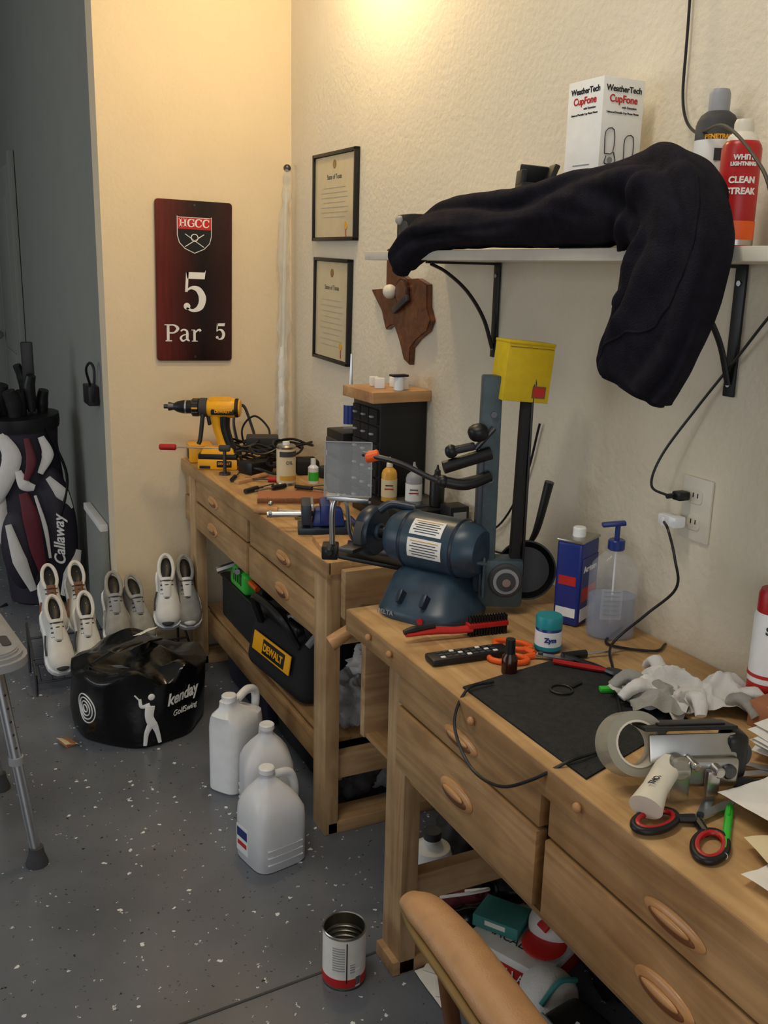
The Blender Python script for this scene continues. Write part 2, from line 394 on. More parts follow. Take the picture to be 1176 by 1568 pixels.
def serif_letter(ch,x,y,s):
    X=T(x,y,Z+.0014);t=s*.2;e=s*.10
    def st(xx): bar(xx,0,t,s,X);bar(xx,s/2-e/2,t*2,e,X);bar(xx,-s/2+e/2,t*2,e,X)
    if ch=='H': st(-s*.30);st(s*.30);bar(0,0,s*.6,e,X)
    else:
        stroke(o,[(s*.36,s*.28),(s*.22,s*.44),(0,s*.47),(-s*.27,s*.33),(-s*.36,0),(-s*.27,-s*.33),(0,-s*.47),(s*.24,-s*.40),(s*.38,-s*.2)],[e,e,e,t,t*1.2,t,e,e,e],X,'white',n=4,h=0)
        bar(s*.37,s*.33,e,s*.28,X)
        if ch=='G': bar(s*.36,-s*.22,t*.8,s*.38,X);bar(s*.30,-s*.04,s*.34,e,X)
for ch,x in zip('HGCC',(-.043,-.013,.015,.043)): serif_letter(ch,x,.209,.028)
o.tube([(-.035,.125,Z+.001),(.035,.17,Z+.001)],.0016,'white',seg=6,n=2);o.tube([(.035,.125,Z+.001),(-.035,.17,Z+.001)],.0016,'white',seg=6,n=2)
o.cyl(.014,.002,(0,.158,Z+.001),'white');o.cyl(.011,.0026,(0,.158,Z+.001),'black')
def five(x,y,s):
    X=T(x,y,Z)@Matrix.Scale(s,4)
    o.poly([(-.030,.070),(.034,.070),(.038,.078),(.034,.048),(-.026,.048)],.0012/s,X,'white')
    o.poly([(-.030,.070),(-.021,.070),(-.025,.004),(-.034,.004)],.0012/s,X,'white')
    stroke(o,[(-.032,.006),(-.012,.018),(.012,.012),(.026,-.015),(.018,-.045),(-.006,-.058),(-.03,-.05)],[.003,.010,.020,.026,.022,.010,.006],X,'white',h=.0016/s)
    o.cyl(.0115*s,.0014,X@Vector((-.028,-.044,.0009/s)),'white',seg=24)
five(0,-.04,1.08);five(.097,-.180,.46)
X=T(-.088,-.185,Z+.0006)@Matrix.Scale(1.12,4)
bar(-.012,0,.010,.056,X);bar(-.012,.026,.026,.004,X);bar(-.010,-.026,.024,.004,X)
stroke(o,[(-.012,.025),(.008,.025),(.020,.014),(.008,.001),(-.012,.0)],[.004,.005,.011,.005,.004],X,'white',h=0.0004)
X=T(-.040,-.194,Z+.0006)@Matrix.Scale(1.12,4)
stroke(o,[(-.013,.014),(-.004,.019),(.007,.015),(.009,.004),(.009,-.012),(.017,-.018)],[.005,.005,.007,.009,.009,.003],X,'white',h=0.0004)
stroke(o,[(.009,.004),(-.006,.0),(-.013,-.009),(-.006,-.018),(.008,-.011)],[.003,.004,.008,.006,.003],X,'white',h=0.0005)
X=T(.004,-.194,Z+.0006)@Matrix.Scale(1.12,4)
bar(-.006,-.0,.009,.038,X);bar(-.010,.018,.014,.003,X);bar(-.005,-.0185,.022,.003,X)
stroke(o,[(-.004,.008),(.003,.016),(.011,.019),(.015,.014)],[.003,.005,.007,.008],X,'white',h=0.0004)
for y in (.272,-.272): o.cyl(.004,.002,(0,y,Z+.001),'dsteel')
o.done(X=T(.966,YW-.0005,1.437)@WF@RZ(-1.0))

# ------------------------------------------------------------------ picture frames
def frame(y,z,w,h,rz,lines):
    o=Ob('picture_frame');t=.011
    for sx in (-1,1): o.box((t,h,.018),(sx*(w/2-t/2),0,.009),'black',bev=.002)
    for sy in (-1,1): o.box((w,t,.018),(0,sy*(h/2-t/2),.009),'black',bev=.002)
    o.box((w-t,h-t,.004),(0,0,.004),'black',bev=0)
    o.box((w-t*2-.004,h-t*2-.004,.002),(0,0,.009),'glass',bev=0)
    o.text('State of Texas',.022,T(0,h*.22,.0105),'dgrey',ext=.0002)
    o.cyl(.014,.001,(0,h*.36,.0105),'piping')
    for i in range(lines):
        ww=w*.62*(1 if i%3 else .8);o.box((ww,.0012,.0004),(0,h*.1-i*h*.055,.0105),'grey',bev=0)
    o.cyl(.013,.0015,(w*.28,-h*.33,.0108),'gold');o.box((.006,.03,.001),(w*.28,-h*.4,.0106),'redp',bev=0)
    o.done(X=T(XW-.001,y,z)@WR@RZ(rz))
frame(3.175,1.735,.37,.29,-.5,7);frame(3.19,1.355,.315,.355,-1.5,9)

# ------------------------------------------------------------------ texas plaque
o=Ob('texas_shaped_wall_plaque')
tx=[(.27,1),(.47,1),(.47,.78),(.62,.72),(.78,.73),(.93,.68),(.94,.48),(1.0,.36),(.95,.26),(.80,.17),(.70,.08),(.69,-.08),(.60,-.04),(.52,.13),(.42,.28),(.35,.26),(.28,.22),(.2,.4),(.08,.52),(0,.60),(.27,.62)]
o.poly([((x-.5)*.40,(y-.5)*.31) for x,y in tx],.018,Matrix(),'plaque',bev=.003)
o.cyl(.042,.01,(.03,.03,.022),'amber',bev=.002);o.cyl(.034,.012,(.03,.03,.023),'plaque',bev=.001)
o.box((.1,.02,.012),(.03,-.005,.026),'dsteel',rot=(0,0,25))
o.sph(.0215,(-.035,.03,.032),'ivory')
o.done(X=T(XW-.001,2.65,1.405)@WR)

# ------------------------------------------------------------------ shelf with brackets
o=Ob('wall_shelf')
o.box((.24,1.70,.022),(XW-.122,1.565,1.534),'ivory',bev=.002)
for by in (2.13,1.32):
    o.box((.006,.026,.235),(XW-.005,by,1.405),'bracket',bev=.002)
    o.box((.20,.026,.006),(XW-.105,by,1.519),'bracket',bev=.002)
    o.tube([(XW-.195,by,1.515),(XW-.15,by,1.495),(XW-.09,by,1.45),(XW-.04,by,1.385),(XW-.01,by,1.31)],.007,'bracket',seg=8,flat=.6)
    for z in (1.49,1.31): o.cyl(.005,.004,(XW-.009,by,z),'steel',rot=(0,90,0),seg=12)
o.done()

# ------------------------------------------------------------------ jacket
def jacket():
    o=Ob('black_jacket')
    K=[(1.10,2.185,1.495,.020,.020),(1.10,2.16,1.53,.035,.034),(1.12,2.08,1.578,.044,.048),(1.135,1.97,1.60,.054,.066),(1.14,1.84,1.604,.056,.078),
       (1.145,1.70,1.604,.056,.084),(1.15,1.56,1.610,.060,.088),(1.15,1.44,1.616,.068,.088),(1.135,1.33,1.620,.076,.080),(1.11,1.250,1.606,.084,.068),
       (1.085,1.200,1.570,.092,.054),(1.068,1.185,1.52,.098,.042),(1.060,1.190,1.46,.096,.036),(1.057,1.205,1.41,.094,.032),(1.057,1.228,1.37,.095,.028),(1.057,1.243,1.336,.092,.024),(1.057,1.248,1.318,.080,.016)]
    D=catmull([k[:3] for k in K],14);N=len(D)
    def val(c,i):
        t=i/(N-1)*(len(K)-1);k=min(int(t),len(K)-2);f=t-k;f=f*f*(3-2*f);return K[k][c]+(K[k+1][c]-K[k][c])*f
    # soft folds: (start angle, end angle, s0, s1, height, angular width); 270 faces the room, 0 is up / toward the near end
    F=[(300,235,.03,.34,.011,15),(345,285,.14,.46,.013,17),(255,300,.28,.58,.012,15),(325,265,.36,.66,.013,16),(20,330,.30,.62,.010,17),(225,240,.10,.36,.008,13),
       (352,292,.48,.80,.016,17),(300,228,.56,.90,.016,15),(262,215,.58,.80,.012,13),(322,276,.68,1.02,.013,13),(348,318,.74,1.02,.010,12),(246,236,.78,1.04,.009,11),(200,215,.60,.95,.008,14)]
    rings=[];seg=144
    for i,p in enumerate(D):
        tt=(D[min(i+2,N-1)]-D[max(i-2,0)]).normalized()
        bx=Vector((1,0,0));bx=(bx-tt*bx.dot(tt)).normalized();nn=tt.cross(bx).normalized();ring=[];s=i/N
        hang=max(0,min(1,(1.60-p.z)/.10)) if s>.55 else 0
        for k in range(seg):
            a=2*math.pi*k/seg
            ca,sa=math.cos(a),math.sin(a)
            pw=.85-.2*hang
            ca=math.copysign(abs(ca)**pw,ca);sa=math.copysign(abs(sa)**pw,sa)
            v=p+nn*ca*val(3,i)+bx*sa*val(4,i)
            d=(nn*math.cos(a)+bx*math.sin(a)).normalized()
            f=.008*noise.noise(Vector((v.x*6,v.y*5,v.z*6)))+.003*noise.noise(Vector((v.x*20,v.y*16,v.z*20)))
            for a0,a1,s0,s1,A,sg in F:
                if s0<s<s1:
                    t=(s-s0)/(s1-s0);ac=a0+(a1-a0)*t+8*noise.noise(Vector((s*9,a0,0)))
                    dl=(math.degrees(a)-ac+180)%360-180;fade=math.sin(math.pi*min(1,t))**.6
                    if a1-a0<0: dl=-dl
                    f+=A*fade*(math.exp(-(dl/sg)**2)-.75*math.exp(-((dl-1.5*sg)/(.6*sg))**2))
            v=v+d*f*(1-.2*hang)
            if p.y>1.30 and i>35 and v.z<1.548 and s<.7: v.z=1.548-.012*max(0,min(1,(1.105-v.x)/.03))
            if s<.7 and p.z>1.6 and v.x>1.106 and v.z<1.5465: v.z=1.5465
            if hang>.2 and v.x>1.100: v.x=1.100
            if v.x>XW-.01: v.x=XW-.01
            ring.append(v)
        rings.append(ring)
    o.loft(rings,'cloth')
    P=[]
    for q in range(17):
        t=q/16;i=min(int((.62+.33*t)*N),N-1);k=int((330-105*t)/360*seg)%seg;P.append(rings[i][k])
    o.tube(P,.0026,'cloth',seg=8,n=4)
    return o.done(ang=80)
jacket()

o=Ob('small_speaker');o.box((.085,.09,.095),(0,0,.0475),'black',bev=.006)
o.cyl(.028,.004,(-.043,0,.05),'dgrey',rot=(0,90,0));o.sph(.012,(-.046,.02,.08),'grey');o.done((1.235,2.355,1.546))
o=Ob('product_box');a,b,h=.10,.105,.315
o.box((a,b,h),(0,0,h/2),'paper',bev=.001)
Xf=T(0,-b/2-.0003,0)@RX(90);Xl=T(-a/2-.0003,0,0)@RZ(-90)@RX(90)
for X,w in ((Xf,a),(Xl,b)):
    o.text('WeatherTech',.0152,X@T(0,h-.02,0),'black',off=.0003);o.text('CupFone',.0185,X@T(0,h-.038,0),'redp',off=.0004)
    o.text('with Extension',.006,X@T(.015,h-.052,0),'dgrey');o.text('Universal Portable Cup Phone Mount',.0052,X@T(0,h-.062,0),'black')
for px,pz in ((-.024,.20),(.024,.19),(-.022,.12),(.024,.11)):
    c=[(px-.014,-b/2-.001,pz-.022),(px-.014,-b/2-.001,pz+.018),(px+.006,-b/2-.001,pz+.022),(px+.006,-b/2-.001,pz-.018)]
    o.tube(c,.0009,'dgrey',seg=5,n=3,loop=True);o.tube([(px-.01,-b/2-.001,pz-.026),(px-.012,-b/2-.001,pz-.04),(px+.012,-b/2-.001,pz-.036),(px+.008,-b/2-.001,pz-.018)],.001,'dgrey',seg=5,n=4)
    o.cyl(.006,.001,(px,-b/2-.0005,pz-.033),'grey',rot=ry,seg=16)
for i in range(6): o.box((.0012,.05,.0015),(-a/2-.0005,0,.16-i*.008),'grey',bev=0)
o.box((.0012,.028,.03),(-a/2-.0005,-.015,.06),'dgrey',bev=0);o.box((.024,.001,.03),(-.03,-b/2-.0005,.05),'dgrey',bev=0)
o.done((1.26,1.635,1.546),(0,0,2))
def aerosol(r,h,body,cap,capc,label=None,txt=None,name='aerosol_can'):
    o=Ob(name)
    o.lathe([(0,0),(r*.93,0),(r,.004),(r,h*.78),(r*.96,h*.79),(r*.96,h*.80),(r*.8,h*.84),(r*.55,h*.865),(0,h*.865)],(0,0,0),body)
    o.lathe([(r*.5,h*.86),(r*.5,h*.97),(r*.42,h),(0,h)] if not cap else [(0,h*.8),(r*.9,h*.8),(r*.9,h*.96),(r*.8,h),(0,h)],(0,0,0),capc)
    o.wrap(r,.03*h,h*.08,-180,180,'silver' if not label else label)
    if txt:
        for i,(t,sz,mm) in enumerate(txt): o.text(t,sz,T(0,0,h*.7-i*sz*1.25),mm,wrap=r+.0006,off=.0005)
    return o
o=aerosol(.036,.27,'dgrey',False,'grey',None,[('PENETRANT',.010,'yellow'),('OIL',.018,'white')])
o.wrap(.0362,.10,.185,-90,90,'paper');o.wrap(.0366,.07,.098,-90,90,'yellow');o.box((.02,.001,.02),(0,-.0375,.16),'dgrey',bev=0);o.done((1.305,1.375,1.546),(0,0,-30))
o=aerosol(.032,.205,'red',False,'ivory',None,[('WHITE',.011,'white'),('LIGHTNING',.008,'white'),('CLEAN',.014,'paper'),('STREAK',.014,'paper')])
o.lathe([(.0,.16),(.030,.16),(.024,.178),(.013,.188),(.013,.20),(0,.20)],(0,0,0),'ivory');o.wrap(.0322,.015,.045,-90,90,'orange');o.done((1.262,1.268,1.546),(0,0,-35))
o=Ob('phone_mount');o.box((.07,.06,.015),(0,0,.008),'black',bev=.004);o.box((.06,.008,.05),(.0,.025,.03),'black',rot=(15,0,0),bev=.003);o.box((.012,.05,.03),(-.03,0,.025),'black',bev=.003)
o.box((.012,.05,.05),(.03,0,.032),'black',rot=(0,18,0),bev=.003);o.done((1.19,1.76,1.662),(0,4,-20))

# ------------------------------------------------------------------ outlet, plugs, cables
o=Ob('wall_outlet');o.box((.078,.124,.006),(0,0,.003),'ivory',bev=.003)
for y in (.026,-.026):
    o.poly(rrect(.034,.028,.008),.002,T(0,y,.006),'ivory')
    for x in (-.006,.006): o.box((.002,.009,.001),(x,y+.002,.0083),'black',bev=0)
o.done(X=T(XW-.0005,1.372,1.062)@WR)
o=Ob('power_adapter');o.box((.028,.050,.022),(0,0,0),'wplastic',bev=.005);o.box((.012,.010,.018),(-.018,0,0),'wplastic',bev=.002);o.done((1.318,1.405,1.035))
o=Ob('power_plug');o.box((.028,.024,.018),(0,0,0),'black',bev=.005);o.cyl(.005,.02,(-.02,.005,0),'black',rot=(0,90,0));o.done((1.326,1.395,1.086))
def cord(name,P,r=.0028,m='black'):
    o=Ob(name);o.tube(P,r,m,seg=8,n=8);o.done()
cord('power_cord',[(1.30,1.40,1.086),(1.29,1.44,1.10),(1.31,1.44,1.16),(1.33,1.38,1.26),(1.335,1.30,1.36),(1.33,1.22,1.45),(1.33,1.15,1.51)],.0026)
cord('power_cord',[(1.29,1.395,1.036),(1.27,1.36,1.03),(1.27,1.335,.98),(1.28,1.335,.92),(1.26,1.39,.85),(1.20,1.41,.79),(1.14,1.33,.778),(1.07,1.23,.778),(1.01,1.15,.778),(.93,1.09,.778),(.85,1.075,.778),(.803,1.10,.745),(.79,1.17,.70),(.79,1.26,.69),(.798,1.33,.735),(.84,1.36,.779),(.90,1.37,.779)])
cord('hanging_cable',[(1.342,1.52,3.24),(1.340,1.52,2.3),(1.338,1.51,1.95),(1.335,1.50,1.81),(1.30,1.42,1.75),(1.20,1.25,1.735),(1.12,1.10,1.67),(1.06,1.0,1.60),(1.08,.98,1.45),(1.2,1.05,1.40)])
cord('power_cord',[(1.30,1.50,.78),(1.22,1.45,.775),(1.28,1.38,.775),(1.33,1.40,.775)])

# ------------------------------------------------------------------ tube standing in corner
o=Ob('plastic_wrapped_rod')
o.tube([(-.012,0,0),(-.012,0,.2),(-.002,0,.4),(.0,0,.8),(.012,.0,1.07)],[.024,.026,.022,.020,.014],'film',seg=14,nz=.016,ns=26)
o.tube([(-.012,0,0),(-.004,0,.5),(.008,0,1.0)],.007,'ivory',seg=12)
o.tube([(-.018,-.01,.02),(-.016,-.01,.25),(-.012,-.01,.42)],[.012,.014,.01],'paper',seg=10,nz=.006,ns=40)
o.sph(.014,(.012,0,1.075),'dsteel');o.done((1.305,3.575,.78))

# ------------------------------------------------------------------ cordless drill
o=Ob('cordless_drill')
o.lathe([(0,-.05),(.026,-.05),(.034,-.035),(.036,0),(.036,.05),(.03,.062),(0,.062)],(.045,0,.222),'yellow',rot=ax)
o.box((.085,.05,.03),(.05,0,.245),'yellow',bev=.01);o.box((.085,.070,.026),(.06,0,.212),'black',bev=.006)
o.cyl(.0345,.014,(.108,0,.222),'black',rot=ax,bev=.003);o.cyl(.031,.010,(.116,0,.222),'yellow',rot=ax,bev=.003)
o.cyl(.034,.03,(-.012,0,.222),'dgrey',rot=ax,bev=.004);o.cyl(.032,.028,(-.04,0,.222),'black',rot=ax,bev=.004)
for k in range(12):
    a=k*math.pi/6;o.box((.022,.006,.006),(-.04,.031*math.cos(a),.222+.031*math.sin(a)),'yellow' if k%3==0 else 'dgrey',rot=(math.degrees(-a)+90,0,0),bev=.001)
o.lathe([(0,-.035),(.012,-.035),(.02,-.02),(.024,0),(.024,.03),(0,.03)],(-.085,0,.222),'black',rot=(0,90,0))
o.cyl(.025,.006,(-.075,0,.222),'steel',rot=ax);o.cyl(.016,.02,(-.128,0,.222),'dsteel',rot=ax,r2=.012);o.cyl(.008,.02,(-.145,0,.222),'dsteel',rot=ax)
o.tube([(.032,0,.20),(.038,0,.15),(.053,0,.10),(.063,0,.07)],[.024,.021,.020,.026],'yellow',seg=16,flat=.9)
o.tube([(.062,0,.20),(.062,0,.15),(.075,0,.10),(.085,0,.07)],[.022,.020,.019,.022],'black',seg=12,flat=1.0)
o.box((.012,.02,.035),(.006,0,.175),'black',rot=(0,-10,0),bev=.004)
o.box((.13,.075,.028),(.04,0,.066),'yellow',bev=.008,taper=(.8,.8));o.box((.14,.078,.02),(.04,0,.048),'black',bev=.005)
o.box((.145,.08,.04),(.04,0,.02),'yellow',bev=.008);o.box((.055,.083,.024),(.065,0,.022),'black',bev=.003);o.box((.04,.083,.012),(-.005,0,.010),'black',bev=.003)
o.text('DEWALT',.011,T(.065,-.0422,.024)@RX(90),'yellow',off=.0003);o.text('DEWALT',.014,T(.06,-.0358,.212)@RX(90),'yellow',off=.0004)
o.tube([(-.01,-.03,.20),(-.015,-.06,.12),(-.02,-.07,.10)],.008,'black',seg=10)
o.done((.945,3.40,.78),(0,0,VA))
o=Ob('screwdriver');o.cyl(.011,.06,(-.11,0,.0),'red',rot=ax,bev=.004);o.cyl(.0025,.16,(0,0,0),'steel',rot=ax);o.cyl(.012,.04,(.09,0,0),'dgrey',rot=ax,bev=.004);o.cyl(.006,.085,(.09,0,-.045),'dsteel');o.cyl(.02,.008,(.09,0,-.091),'dsteel');o.done((.885,3.30,.875),(0,0,VA))
o=Ob('battery_charger');o.box((.09,.11,.065),(0,0,.0325),'yellow',bev=.01);o.box((.095,.06,.04),(0,0,.03),'black',bev=.006);o.done((.955,3.545,.78),(0,0,-8))

# far bench items
o=Ob('oil_can');r=.032
o.lathe([(0,0),(r,0),(r+.001,.002),(r,.005),(r,.13),(r+.001,.133),(r*.9,.138),(0,.138)],(0,0,0),'silver')
o.wrap(r,.01,.125,-180,180,'cream');o.wrap(r+.001,.02,.035,-60,60,'gold');o.wrap(r+.001,.10,.118,-60,60,'dgrey');o.text('OIL',.016,T(0,0,.08),'dgrey',wrap=r+.0014);o.cyl(.012,.01,(0,0,.143),'white');o.done((1.115,3.04,.78))
o=Ob('small_bottle');o.lathe([(0,0),(.018,0),(.018,.055),(.008,.065),(.008,.07),(0,.07)],(0,0,0),'wplastic');o.cyl(.009,.02,(0,0,.075),'wplastic');o.wrap(.018,.01,.04,-80,80,'green');o.done((1.21,3.03,.78))
o=Ob('wooden_tray');o.box((.24,.15,.010),(0,0,.005),'cardb',bev=.002);o.box((.24,.010,.016),(0,-.07,.010),'handled',bev=.002);o.done((1.07,2.83,.78),(0,0,-20))
o=Ob('wood_scraps')
for x,y,a,l,w_,h_,m in ((1.0,3.12,30,.10,.022,.012,'woodl'),(1.02,3.0,-20,.07,.03,.010,'woodx'),(1.16,2.72,60,.12,.03,.018,'woodl'),(1.10,2.66,10,.09,.02,.02,'woodx'),(1.22,2.9,80,.10,.02,.012,'handle'),(.95,2.28,80,.14,.05,.016,'woodl')): o.box((l,w_,h_),(x,y,.78+h_/2),m,rot=(0,0,a),bev=.001)
o.done()
def rods(name,items):
    o=Ob(name)
    for (x,y,z,a,L,r,mh,mb) in items:
        d=Vector((math.cos(R(a)),math.sin(R(a)),0));p=Vector((x,y,z))
        o.tube([p-d*L*.5,p-d*L*.08],[r*.9,r],mh,seg=12,n=4);o.tube([p-d*L*.08,p+d*L*.5],r*.35,mb,seg=8,n=3)
    return o
rods('hand_tools',[(.96,2.65,.792,-30,.17,.012,'handle','steel'),(1.05,2.60,.792,10,.15,.010,'black','steel'),(1.00,2.98,.79,30,.14,.009,'black','dsteel'),(1.10,3.18,.79,30,.16,.009,'woodl','steel'),(1.06,3.10,.79,150,.14,.009,'red','dsteel'),(1.18,2.94,.79,10,.15,.008,'woodl','steel'),(1.03,2.96,.79,200,.13,.009,'black','steel'),(1.02,2.55,.79,150,.16,.007,'dsteel','steel'),(.98,3.18,.79,60,.12,.008,'black','steel'),(1.15,2.86,.80,-50,.15,.007,'black','dsteel'),(1.12,2.52,.79,80,.18,.008,'bluep','steel')]).done()
o=Ob('cable_pile')
for k in range(10):
    c=Vector((1.17+random.uniform(-.09,.07),3.32+random.uniform(-.14,.14),.80+k*.009));P=[]
    rr=random.uniform(.035,.08)
    for i in range(14):
        a=i*.75;P.append(c+Vector((rr*math.cos(a)*1.2,rr*math.sin(a),.010*math.sin(i*1.7+k))))
    o.tube(P,.0045,'black',seg=6,n=4)
o.box((.10,.08,.045),(1.08,3.26,.803),'black',rot=(0,0,20),bev=.008);o.box((.08,.10,.05),(1.25,3.2,.806),'blackm',rot=(0,0,-10),bev=.008)
o.box((.09,.06,.07),(1.22,3.46,.816),'black',rot=(0,0,10),bev=.008);o.box((.12,.05,.05),(1.16,3.42,.86),'dgrey',rot=(10,0,-20),bev=.008)
o.box((.06,.12,.035),(1.3,3.08,.80),'black',rot=(0,0,20),bev=.006)
o.tube([(1.10,3.5,.80),(1.08,3.52,.93),(1.12,3.53,.985),(1.15,3.52,.91),(1.17,3.5,.82)],.006,'dsteel',seg=6)
o.tube([(1.12,3.48,.80),(1.10,3.48,.9),(1.15,3.48,.95),(1.2,3.46,.9),(1.19,3.45,.84)],.004,'black',seg=6)
o.done()
o=Ob('bench_vise');o.box((.16,.10,.02),(0,0,.01),'dblue',bev=.004);o.box((.10,.07,.05),(.01,0,.045),'bluep',bev=.01,taper=(.8,.8));o.box((.03,.11,.06),(-.055,0,.06),'dblue',bev=.006)
o.box((.03,.11,.06),(.0,0,.06),'bluep',bev=.006);o.box((.008,.10,.02),(-.038,0,.082),'steel',bev=.001);o.cyl(.009,.12,(-.11,0,.05),'steel',rot=ax)
o.cyl(.005,.12,(-.16,0,.05),'steel',rot=(70,0,0));o.sph(.008,(-.16,.055,.07),'steel');o.done((1.01,2.44,.78),(0,0,-20),sc=.95)
o=Ob('parts_organizer_cabinet');o.box((.15,.19,.35),(0,0,.175),'black',bev=.003)
for i in range(6):
    for j in range(3):
        z=.05+i*.051;y=(j-1)*.058
        o.box((.012,.053,.045),(-.077,y,z),'blackm',bev=.003);o.box((.010,.016,.006),(-.087,y,z),'grey',bev=.002)
o.done((1.272,2.575,.78))
o=Ob('wooden_board');o.box((.19,.20,.032),(0,0,.016),'woodl',bev=.003);o.done((1.250,2.555,1.131),(0,0,2))
o=Ob('small_parts_boxes')
for x,y,s in ((-.03,-.02,.02),(.02,-.06,.026),(.03,.0,.02),(-.02,.04,.018)): o.box((s*1.4,s,s*1.5),(x,y,s*.75),'paper',bev=.002,rot=(0,0,x*600))
o.cyl(.014,.04,(.0,-.085,.02),'wplastic',bev=.002);o.box((.05,.03,.006),(.0,-.085,.043),'black',bev=.002);o.done((1.25,2.56,1.1635))
o=Ob('spray_bottle');o.lathe([(0,0),(.022,0),(.024,.01),(.024,.09),(.012,.11),(.010,.12),(0,.12)],(0,0,0),'clear');o.wrap(.024,.02,.08,-90,90,'bluep');o.cyl(.013,.02,(0,0,.13),'black');o.tube([(0,0,.14),(0,0,.24)],[.006,.003],'steel',seg=8,n=2);o.done((1.245,2.80,1.0))
o=Ob('stacked_storage_boxes');o.box((.15,.13,.22),(0,0,.11),'black',bev=.004)
for z in (.05,.11,.17):o.box((.01,.11,.045),(-.077,0,z),'dgrey',bev=.003)
o.done((1.265,2.80,.78))
o=Ob('tool_case');o.box((.18,.20,.08),(0,0,.04),'black',bev=.008);o.box((.12,.12,.004),(0,0,.081),'dgrey',bev=.002);o.done((1.25,2.36,.78))
def bottle(name,loc,body,r,h,cap,lab=None):
    o=Ob(name);o.lathe([(0,0),(r,0),(r,.004),(r,h*.62),(r*.85,h*.7),(r*.35,h*.78),(r*.35,h*.8),(0,h*.8)],(0,0,0),body)
    o.lathe([(r*.42,h*.78),(r*.4,h*.86),(r*.2,h*.9),(r*.12,h),(0,h)],(0,0,0),cap)
    if lab:o.wrap(r,h*.1,h*.5,-100,100,lab);o.box((r*1.2,.001,.003),(0,-r-.001,h*.3),'redp',bev=0);o.box((r*1.0,.001,.003),(0,-r-.001,h*.38),'dgrey',bev=0)
    o.done(loc,(0,0,VA))
bottle('glue_bottle',(1.19,2.40,.862),'gold',.022,.125,'ivory','cream')
bottle('squeeze_bottle',(1.235,2.335,.862),'grey',.023,.12,'grey','white')
bottle('squeeze_bottle',(1.29,2.30,.862),'black',.021,.115,'black')
o=Ob('small_radio');o.box((.06,.06,.10),(0,0,.05),'black',bev=.006);o.box((.04,.002,.03),(0,-.031,.07),'grey',bev=.001);o.done((1.305,2.225,.78))
o=Ob('wall_wires')
o.tube([(1.33,2.5,.86),(1.335,2.35,.80),(1.33,2.2,.80),(1.335,2.05,.86),(1.34,1.95,1.0),(1.34,1.9,1.15)],.003,'black',seg=6);o.tube([(1.33,2.3,.79),(1.32,2.15,.79),(1.33,2.0,.80),(1.335,1.93,.85)],.003,'black',seg=6);o.done()

# ------------------------------------------------------------------ bench grinder + belt sander
o=Ob('bench_grinder')
o.lathe([(0,-.115),(.048,-.11),(.060,-.092),(.064,-.06),(.064,.07),(.060,.10),(.046,.118),(0,.122)],(.02,0,.145),'bluegr',rot=ax,seg=40)
for k in (-.06,.07): o.lathe([(.0645,-.004),(.0665,0),(.0645,.004)],(.02+k,0,.145),'dblue',rot=ax,seg=40)
for a0,a1,x0,x1,m in ((208,243,-.035,.045,'white'),(250,288,-.035,.050,'paper')):
    rings=[]
    for i in range(13):
        c=Vector((0,-math.sin(R(a0+(a1-a0)*i/12-180)),math.cos(R(a0+(a1-a0)*i/12-180))))
        rings.append([Vector((.02+x0,0,.145))+c*.0642,Vector((.02+x0,0,.145))+c*.0652,Vector((.02+x1,0,.145))+c*.0652,Vector((.02+x1,0,.145))+c*.0642])
    o.loft(rings,m)
    for j in range(6):
        a=R(a0+(a1-a0)*(.14+j*.14)-180);c=Vector((0,-math.sin(a),math.cos(a)))
        p=Vector((.02+(x0+x1)/2,0,.145))+c*.0655
        o.box((x1-x0-.014-.012*(j%2),.0018,.0008),p,('dgrey' if j else 'gold'),rot=(math.degrees(a),0,0),bev=0)
o.box((.14,.09,.05),(.02,0,.060),'dblue',bev=.012);
def bring(w,d,z,cx,cy,n=32,e=3.2):
    L=[]
    for i in range(n):
        a=2*math.pi*i/n;L.append(Vector((cx+w/2*math.copysign(abs(math.cos(a))**(2/e),math.cos(a)),cy+d/2*math.copysign(abs(math.sin(a))**(2/e),math.sin(a)),z)))
    return L
o.loft([bring(*q) for q in ((.21,.20,0,.038,-.034),(.215,.205,.010,.038,-.034),(.21,.20,.020,.038,-.034),(.20,.185,.030,.036,-.032),(.185,.16,.050,.03,-.024),(.165,.13,.072,.02,-.008),(.13,.10,.090,.02,0))],'bluegr')
for dx in (-.03,.03): o.box((.012,.05,.03),(.036+dx,-.105,.040),'dblue',rot=(-38,0,0),bev=.004)
o.text('DELTA',.014,T(-.02,-.137,.014)@RX(84),'grey')
o.cyl(.007,.004,(.07,-.137,.012),'red',rot=(90,0,0))
o.cyl(.014,.08,(-.125,0,.145),'dsteel',rot=ax)
o.lathe([(0,-.018),(.052,-.018),(.058,-.010),(.058,.010),(.052,.018),(0,.018)],(-.150,0,.145),'dblue',rot=ax,seg=40);o.cyl(.050,.022,(-.150,-.014,.140),'dgrey',rot=ax,seg=40);o.cyl(.02,.05,(-.150,0,.145),'bluegr',rot=ax,bev=.003)
o.box((.04,.06,.010),(-.15,-.075,.12),'dsteel',bev=.002)
o.tube([(-.12,-.02,.20),(-.10,-.0,.215),(-.05,.02,.21)],.010,'dblue',seg=10)
o.done((1.0,1.815,.77),(0,0,-60))
o=Ob('grinder_eye_shield');o.box((.110,.004,.13),(0,0,.18),'clear',rot=(-12,0,0),bev=.001)
for x in (-.055,.055): o.box((.003,.006,.13),(x,0,.18),'grey',rot=(-12,0,0),bev=.001)
for z in (.117,.243): o.box((.110,.006,.003),(0,(z-.18)*.2,z),'grey',rot=(-12,0,0),bev=.001)
